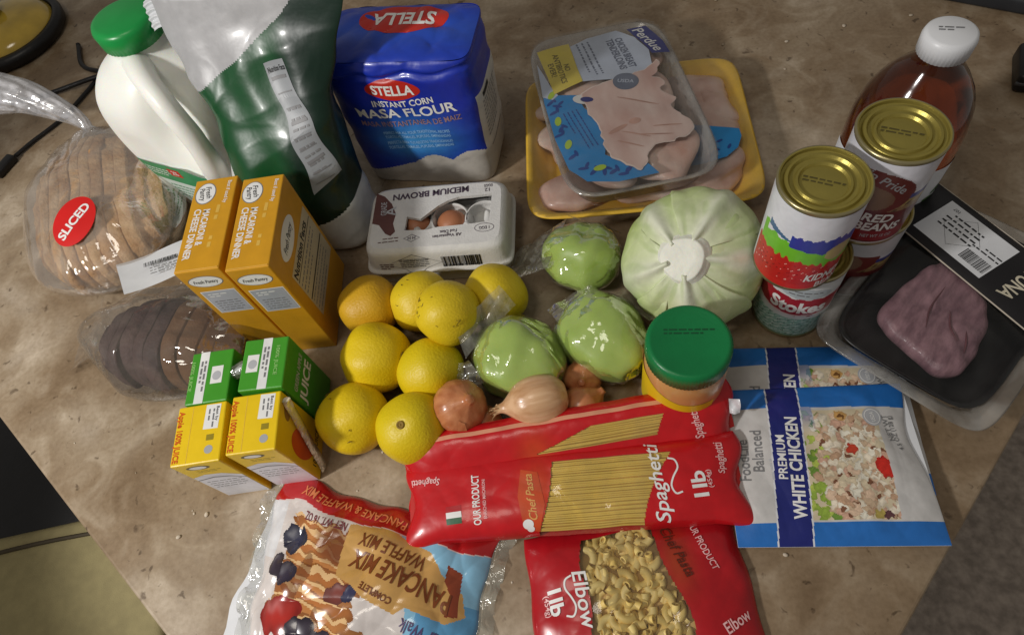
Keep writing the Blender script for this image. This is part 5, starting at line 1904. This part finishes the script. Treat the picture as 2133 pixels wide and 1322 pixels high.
pouch((20.9, 22.8, 0), (0, 0, -3), "white chicken pouch with blue ends lying underneath, its top edge showing", 251, False)
pouch((19.9, 17.9, 1.25), (-1.5, 0, -1), "white chicken pouch with blue ends lying on top of its twin", 257, True)

# ------------------------------------------------------------------ pasta bags
REDPR = M_print("red_film_ink", 0.3, 0.22, 0.4, 28)
PASTA = M("dry_pasta", (236, 202, 96), 0.5, 0.06, 80)
ELBOWM = [M("elbow_pasta", (230, 200, 118), 0.5, 0.07, 80), M("elbow_pasta_pale", (234, 208, 132), 0.5, 0.06, 80)]
WINFILM = M_film("window_film", haze=0.05, gloss=0.03, rough=0.08, bump=0.2, bs=25, edge=0.2, hazecol=(220, 200, 160))
CHEFINK = M("gold_script_ink", (216, 160, 90), 0.4)
PINKINK = M("pale_pink_ink", (238, 190, 190), 0.4)


def spaghetti_bag(loc, rot, label, seed, w, h, window, detail):
    o = thing("spaghetti_bag", label, "pasta bag", loc, rot, "red spaghetti bags")
    S0 = pillow(w, h, 1.9, 4.5, 0.55, seed, 0.07, 0.06, 0.06)
    def S(u, v):
        p = S0(u, v)
        x = np.abs(2 * u / w)
        p[:, 1] *= 1 + 0.10 * np.clip((x - 0.8) / 0.2, 0, 1)   # sealed ends fan out
        p[:, 0] += np.where(x > 0.86, 0.5 * np.sin(v * 1.1 + seed) * (x - 0.86) / 0.14, 0) * np.sign(u)
        return p
    def inwin(u, v):
        return window(u, v)
    def col(u, v):
        c = ink(len(u), (198, 22, 30))
        mixto(c, 0.35 * np.exp(-((u + 3.0) / 1.6) ** 2 - (v / 2.5) ** 2), (206, 104, 30))
        return c
    V, Q, cols = grid(S, -w / 2, w / 2, 260, -h / 2, h / 2, 80, keep=lambda u, v: ~inwin(u, v), col=col)
    obj("red_film", V, Q, REDPR, o, cols=cols)
    V, Q, _ = grid(S, -w / 2, w / 2, 160, -h / 2, h / 2, 50, keep=inwin, off=0.02)
    obj("clear_window", V, Q, WINFILM, o)
    V, Q, _ = grid(under(S0), -w / 2, w / 2, 40, -h / 2, h / 2, 12)
    obj("bag_back", V, Q[:, ::-1], REDINK, o)
    g = np.random.default_rng(seed)
    parts = []
    us = np.linspace(-w / 2 * 0.82, w / 2 * 0.80, 26)
    for v0 in np.arange(-h / 2 * 0.90, h / 2 * 0.90, 0.19):
        sk = g.uniform(-0.3, 0.3)
        vv = v0 + sk * (us / w) + g.uniform(-0.04, 0.04)
        p = S(us, np.clip(vv, -h / 2 * 0.95, h / 2 * 0.95))
        p[:, 2] -= 0.17 + g.uniform(0, 0.05)
        parts.append(tube(p, 0.10, 6))
    obj("spaghetti_strands", *join(*parts), PASTA, o, kind="stuff")
    bed = lambda u, v: S(u, v) - np.array([0, 0, 0.30])
    V, Q, _ = grid(bed, -w / 2 * 0.82, w / 2 * 0.82, 40, -h / 2 * 0.9, h / 2 * 0.9, 14)
    obj("spaghetti_bed", V, Q, M("pasta_gaps", (206, 164, 72), 0.6), o)
    d = Decals(o, S, flat=False, step=0.5, base=0.03)
    detail(d)
    d.build()
    return o


def win_main(u, v):
    e = (v + 4.0) / 8.0
    l = -1.6 - 2.2 * np.clip(0.9 - e, 0, 1) ** 2 + 1.6 * np.clip(e - 0.8, 0, 1) * 4
    r = 6.3 + 4.6 * np.clip(e, 0, 1) ** 1.6
    return (u > l) & (u < r) & (v < 2.5) & (v > -4.0)


def dec_main(d):
    d.text("Spaghetti", 7.9, -0.1, 1.25, WHITE, w=7.2, rot=93, bold=0.01, shear=0.25)
    sw_ = curve_pts(np.array([(9.2, 1.9, 0), (9.8, 1.7, 0), (10.0, 1.0, 0), (9.5, 0.2, 0), (9.2, -0.6, 0), (9.5, -1.3, 0), (10.1, -1.2, 0)]), 24)
    for k in range(24):
        a_, b_ = sw_[k], sw_[k + 1]
        d.rect((a_[0] + b_[0]) / 2, (a_[1] + b_[1]) / 2, math.dist(a_, b_) * 1.25, 0.16, WHITE, math.degrees(math.atan2(b_[1] - a_[1], b_[0] - a_[0])), 0, "swirl")
    d.text("1lb", 11.7, -0.6, 1.3, WHITE, w=2.3, rot=93, bold=0.025)
    d.text("(454g)", 12.7, -0.2, 0.42, PINKINK, w=1.6, rot=93)
    d.text("Spaghetti", 14.0, 1.6, 0.7, PINKINK, w=2.8, rot=93, shear=0.2)
    d.text("Spaghetti", -14.0, 1.6, 0.6, PINKINK, w=2.8, rot=180, shear=0.2)
    d.text("OUR PRODUCT", -9.0, -0.4, 0.7, WHITE, w=4.6, rot=92, bold=0.02)
    d.text("ENRICHED MACARONI", -8.2, -0.4, 0.3, PINKINK, w=3.6, rot=92)
    d.rect(-11.2, -2.2, 1.5, 0.55, M("flag_green", (40, 90, 60), 0.4), 3, 0, "flag_stripe")
    d.rect(-11.2, -1.65, 1.5, 0.55, WHITE, 3, 0, "flag_stripe")
    d.rect(-11.2, -1.1, 1.5, 0.55, M("flag_red", (176, 30, 36), 0.4), 3, 0, "flag_stripe")
    d.poly([(-4.6, -3.4), (-3.2, -3.7), (-2.5, -1.4), (-3.0, 1.6), (-4.6, 2.0), (-5.0, -0.5)], M("chef_patch", (198, 74, 34), 0.4, 0.15), 0, "brand_patch")
    d.text("Chef Pasta", -3.8, -0.6, 0.75, CHEFINK, w=4.2, rot=94, lvl=1, shear=0.3)
    d.ell(-4.2, -3.0, 0.5, 0.42, WHITE, 0, 1, name="chef_hat")
    d.ell(-4.0, -3.4, 0.34, 0.24, WHITE, 0, 1, name="chef_hat")


def win_back(u, v):
    return (u > -3.0 + 3.0 * (v - 0.2)) & (u < 8.6 + 0.5 * v) & (v < 2.1) & (v > 0.2)


def dec_back(d):
    d.rect(0.0, 3.15, 26, 0.35, M("seal_seam", (216, 150, 120), 0.4), 0, 0, "seal_seam")
    d.text("Spaghetti", 12.5, 0.6, 0.8, PINKINK, w=3.0, rot=93, shear=0.2)


spaghetti_bag((-3.9, 20.3, 2.1), (32, 0, 7.0), "red spaghetti bag behind, leaning on the onions with only a strip of window showing", 263, 32.6, 7.6, win_back, dec_back)
s1 = spaghetti_bag((-3.6, 16.0, 1.9), (5, 0, 2.5), "red spaghetti bag in front with a wide clear window and white lettering", 269, 31.8, 8.0, win_main, dec_main)
# little foil corner tab on the rear bag
V, Q, _ = grid(lambda u, v: np.stack([u, v, 0.2 * np.sin(u * 5) * np.cos(v * 3) + 0.5 * u], 1), 0, 0.9, 8, 0, 1.6, 12)
rear = [o for o in COL.objects if o.name == "spaghetti_bag"][0]
obj("foil_corner", xf(V, (16.0, 0.8, 0.8), (20, 0, 0)), Q, SILVER, rear)

el = thing("elbow_macaroni_bag", "red bag of elbow macaroni with clear window, under the spaghetti", "pasta bag", (2.2, 4.8, 0), (0, 0, 7))
EW, EH = 19.6, 17.0
S0 = pillow(EW, EH, 2.0, 3.2, 0.6, 281, 0.10, 0.10, 0.10)


def SE(u, v):
    p = S0(u, v)
    return p


def win_elb(u, v):
    return (u > -4.6 + 0.25 * np.sin(v)) & (u < 2.2 + 1.8 * np.exp(-((v + 1) / 4.0) ** 2)) & (np.abs(v) < 7.4)


def col_elb(u, v):
    c = ink(len(u), (178, 20, 30))
    mixto(c, 0.5 * np.exp(-((u - 3.8) / 1.3) ** 2 - ((v - 4.2) / 2.6) ** 2), (168, 84, 40))
    return c


V, Q, cols = grid(SE, -EW / 2, EW / 2, 170, -EH / 2, EH / 2, 150, keep=lambda u, v: ~win_elb(u, v), col=col_elb)
obj("red_film", V, Q, REDPR, el, cols=cols)
V, Q, _ = grid(SE, -EW / 2, EW / 2, 100, -EH / 2, EH / 2, 90, keep=win_elb, off=0.05)
obj("clear_window", V, Q, WINFILM, el)
V, Q, _ = grid(under(S0), -EW / 2, EW / 2, 20, -EH / 2, EH / 2, 20)
obj("bag_back", V, Q[:, ::-1], REDINK, el)
V, Q, _ = grid(lambda u, v: SE(u, v) - np.array([0, 0, 1.0]), -5.0, 4.4, 24, -7.6, 7.8, 30)
obj("pasta_bed", V, Q, M("pasta_shadow_bed", (206, 170, 104), 0.7), el)
# elbow pieces: one short curved tube, open at both ends
arc = []
for k in range(9):
    a = math.radians(-62 + 124 * k / 8)
    arc.append((0.80 * math.sin(a), 0.80 * math.cos(a) - 0.5, 0.0))
Vo, Fo = tube(arc, 0.37, 12)
Vi, Fi = tube(arc, 0.22, 12)
n = 12
F = [f for f in Fo[:-2]] + [[i + len(Vo) for i in f[::-1]] for f in Fi[:-2]]
Ve = []
for e, s in ((0, 1), (8, -1)):
    b0 = len(Vo) + len(Vi) + len(Ve)
    Ve += [Vo[e * n + j] for j in range(n)] + [Vi[e * n + j] for j in range(n)]
    for j in range(n):
        k = (j + 1) % n
        q4 = [b0 + j, b0 + k, b0 + n + k, b0 + n + j]
        F.append(q4 if s < 0 else q4[::-1])
em = []
for mi in range(2):
    pr = obj("elbow_pasta", np.vstack([Vo, Vi, np.array(Ve)]), F, ELBOWM[mi], el)
    em.append(pr)
g = np.random.default_rng(17)
spots = []
tries = 0
while len(spots) < 200 and tries < 6000:
    tries += 1
    u, v = g.uniform(-4.6, 4.0), g.uniform(-7.2, 7.4)
    if not (win_elb(np.array([u + 0.75]), np.array([v]))[0] and win_elb(np.array([u - 0.75]), np.array([v]))[0]):
        continue
    lay = 0 if len(spots) < 75 else (1 if len(spots) < 140 else 2)
    if all((u - a) ** 2 + (v - b) ** 2 > (0.82 ** 2) for a, b, l in spots if l == lay):
        spots.append((u, v, lay))
for i, (u, v, lay) in enumerate(spots):
    p = SE(np.array([u]), np.array([v]))[0]
    o = em[i % 2] if i < 2 else em[i % 2].copy()
    if i >= 2:
        COL.objects.link(o)
        o.parent = el
    o.location = Vector((p[0], p[1], p[2] - (1.0, 0.72, 0.50)[lay])) * CM
    o.rotation_euler = (g.uniform(-0.7, 0.7), g.uniform(-0.5, 0.5) if g.random() < 0.78 else g.uniform(0.9, 1.5), g.uniform(0, 6.28))
d = Decals(el, SE, flat=False, step=0.5, base=0.05)
d.text("Elbow", -4.9, 2.2, 1.25, WHITE, w=4.8, rot=-86, bold=0.012, shear=0.1)
sw_ = curve_pts(np.array([(-5.8, 4.3, 0), (-6.4, 4.0, 0), (-6.5, 3.3, 0), (-6.0, 2.5, 0), (-5.7, 1.7, 0), (-6.0, 1.0, 0), (-6.6, 1.1, 0)]), 24)
for k in range(24):
    a_, b_ = sw_[k], sw_[k + 1]
    d.rect((a_[0] + b_[0]) / 2, (a_[1] + b_[1]) / 2, math.dist(a_, b_) * 1.25, 0.16, WHITE, math.degrees(math.atan2(b_[1] - a_[1], b_[0] - a_[0])), 0, "swirl")
d.text("1lb", -7.4, 2.3, 1.2, WHITE, w=2.2, rot=-84, bold=0.025)
d.text("(454g)", -8.2, 2.1, 0.45, PINKINK, w=1.8, rot=-84)
d.text("Chef Pasta", 4.0, 5.0, 0.9, M("brown_script", (96, 40, 26), 0.4), w=4.6, rot=-72, shear=0.3)
d.text("OUR PRODUCT", 6.4, 5.3, 0.6, PINKINK, w=4.6, rot=-76, bold=0.01)
d.text("Elbow", 7.6, -1.2, 0.9, PINKINK, w=2.6, rot=24, shear=0.1)
d.build()

# ------------------------------------------------------------------ pancake mix bag
pk = thing("pancake_mix_bag", "shiny pancake mix bag with red band, lettering upside down, nearest the counter's corner", "mix bag", (-25.0, 6.4, 0), (0, 0, -15))
PW, PH = 25.0, 20.0
S0 = pillow(PW, PH, 3.0, 2.6, 0.75, 291, 0.22, 0.45, 0.35, pinch=0.03)
lump = waves(293, 5, 0.05, 0.14)


def SP(u, v):
    p = S0(u, v)
    e = np.clip((1 - (np.abs(2 * u / PW)) ** 3) * (1 - (np.abs(2 * v / PH)) ** 3), 0, 1)
    p[:, 2] += 0.35 * lump(u, v) * e
    # the left edge curls in towards the bottom
    p[:, 0] += np.where(u < 0, (-u / 12.5) ** 2 * np.clip((8 - v) / 12, 0, 1.2) * 2.6, 0)
    p[:, 2] = np.maximum(p[:, 2], 0.05)
    return p


PWX, PWY = waves(295, 7, 0.2, 0.9), waves(296, 7, 0.2, 0.9)


def col_pan(u, v):
    c = ink(len(u), (222, 214, 210))
    # pale blue ground towards the right
    put(c, (u > 5.8 - 0.2 * (v - 2)) & (v < 7), (142, 196, 226))
    put(c, (u > 3.2) & (v > 4.5) & (v < 9.2), (142, 196, 226))
    put(c, (u > 7.0) & (v < 2.5), (96, 160, 204))
    # pancake stack, berries and syrup, as a printed photograph
    x_, y_ = u + 0.22 * PWX(u, v), v + 0.22 * PWY(u, v)
    for k in range(9):
        yy = 5.6 - 1.05 * k
        xx = -5.6 + 0.5 * math.sin(k * 2.1) + 0.22 * k
        q = inell(x_, y_, xx + 1.0, yy, 4.6 + 0.15 * k, 0.85, -6)
        m = q < 1
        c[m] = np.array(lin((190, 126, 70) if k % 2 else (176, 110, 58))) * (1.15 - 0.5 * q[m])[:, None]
        put(c, inell(x_, y_, xx + 0.4, yy + 0.55, 4.1 + 0.12 * k, 0.20, -6) < 1, (232, 192, 138))
    syr = (PWX(u * 0.5 + 3, v * 0.5) > 0.75) & (inell(x_, y_, -4.2, 1.5, 5.0, 5.0) < 1)
    mixto(c, np.where(syr, 0.6, 0), (104, 52, 28))
    mixto(c, np.clip(1.2 - inell(x_, y_, -3.0, 4.6, 2.4, 1.9, -20), 0, 0.9), (120, 64, 34))
    for x, y, r1, r2, rot, cl in ((-8.2, 4.2, 1.6, 1.3, 20, (44, 44, 66)), (-7.4, 1.0, 1.5, 1.0, 10, (48, 40, 58)), (-9.2, 1.6, 0.8, 1.1, 0, (58, 48, 60)), (-0.4, 0.6, 1.5, 1.0, 30, (120, 60, 52)), (0.7, 0.9, 0.5, 0.8, 0, (50, 50, 80)),
                               (-6.4, -2.6, 2.6, 1.7, 10, (168, 42, 34)), (-3.4, -3.4, 1.7, 1.2, 0, (46, 36, 52)), (-0.6, -4.0, 1.4, 1.1, 0, (52, 42, 58))):
        q = inell(x_, y_, x, y, r1, r2, rot)
        m = q < 1
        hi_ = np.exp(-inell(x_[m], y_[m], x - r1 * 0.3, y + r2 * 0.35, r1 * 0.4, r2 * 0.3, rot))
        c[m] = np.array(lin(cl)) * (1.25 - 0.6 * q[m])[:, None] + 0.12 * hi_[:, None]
    # tan name panel
    tan = [(-2.2, 7.0), (-0.8, 7.4), (2.6, 7.6), (6.6, 6.2), (8.4, 4.6), (10.9, 3.4), (11.3, 1.6), (9.6, 0.6), (6.0, 1.0), (5.2, 0.2), (2.0, 0.8), (0.4, 1.6), (-1.6, 2.0), (-2.0, 4.0)]
    put(c, inpoly(u, v, tan), (206, 160, 92))
    put(c, inpoly(u, v, [(8.6, 5.6), (10.2, 5.2), (10.6, 3.6), (10.6, 1.4), (9.4, 1.2), (9.8, 3.0), (8.8, 4.2)]), (140, 62, 34))
    put(c, inell(u, v, 10.4, -2.4, 1.6, 2.2, 20) < 1, (170, 30, 40))
    # red band at the far end
    e = 7.35 + 0.25 * np.sin(u * 0.55) - 0.02 * u
    put(c, v > e, (190, 34, 36))
    put(c, (v > e) & (v < e + 0.10), (226, 200, 196))
    put(c, (u < -10.2) & (v < 7.6) & (v > 2), (226, 226, 228))
    return c


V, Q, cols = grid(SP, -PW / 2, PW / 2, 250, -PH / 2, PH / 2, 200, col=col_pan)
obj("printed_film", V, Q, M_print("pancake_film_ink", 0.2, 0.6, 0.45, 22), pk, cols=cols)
V, Q, _ = grid(under(S0), -PW / 2, PW / 2, 30, -PH / 2, PH / 2, 24)
obj("bag_back", V, Q[:, ::-1], PAPER, pk)
d = Decals(pk, SP, flat=False, step=0.4, base=0.03)
BROWNPR = M("brown_lettering", (120, 62, 26), 0.35)
d.text("WAFFLE MIX", 3.0, 5.7, 1.25, BROWNPR, w=7.0, rot=172, bold=0.01, arc=0.02)
d.text("PANCAKE MIX", 4.6, 3.5, 1.7, BROWNPR, w=10.6, rot=170, bold=0.02, arc=0.015)
d.text("COMPLETE", 3.0, 1.5, 0.6, BROWNPR, w=3.4, rot=168, bold=0.02)
d.text("NET WT. 16 OZ", -5.0, 6.6, 0.8, M("maroon_ink", (120, 50, 60), 0.4), w=5.0, rot=178)
REDPALE = M("orange_band_ink", (232, 140, 90), 0.35)
d.text("COMPLETE PANCAKE & WAFFLE MIX", -0.2, 8.5, 0.85, REDPALE, w=18.0, rot=178)
d.text("Bear Walk", 8.1, -0.7, 1.1, M("plum_ink", (84, 66, 110), 0.4), w=4.6, rot=172, bold=0.01)
d.text("@ the", 7.8, -2.3, 1.1, bpy.data.materials["plum_ink"], w=3.0, rot=172)
d.build()
# clear sealed margin along the left and right edges
def margin(side):
    return lambda u, v: SP(np.full(len(u), side * PW / 2), v) + np.stack([side * (u + 0.02), 0.15 * np.sin(v * 3 + u), 0.10 + 0.2 * np.sin(v * 2.1) * u + 0 * v], 1)
for sd in (-1, 1):
    V, Q, _ = grid(margin(sd), 0, 1.5, 5, -PH / 2, PH / 2, 60)
    obj("clear_margin", V, Q, WRAPFLAP, pk)
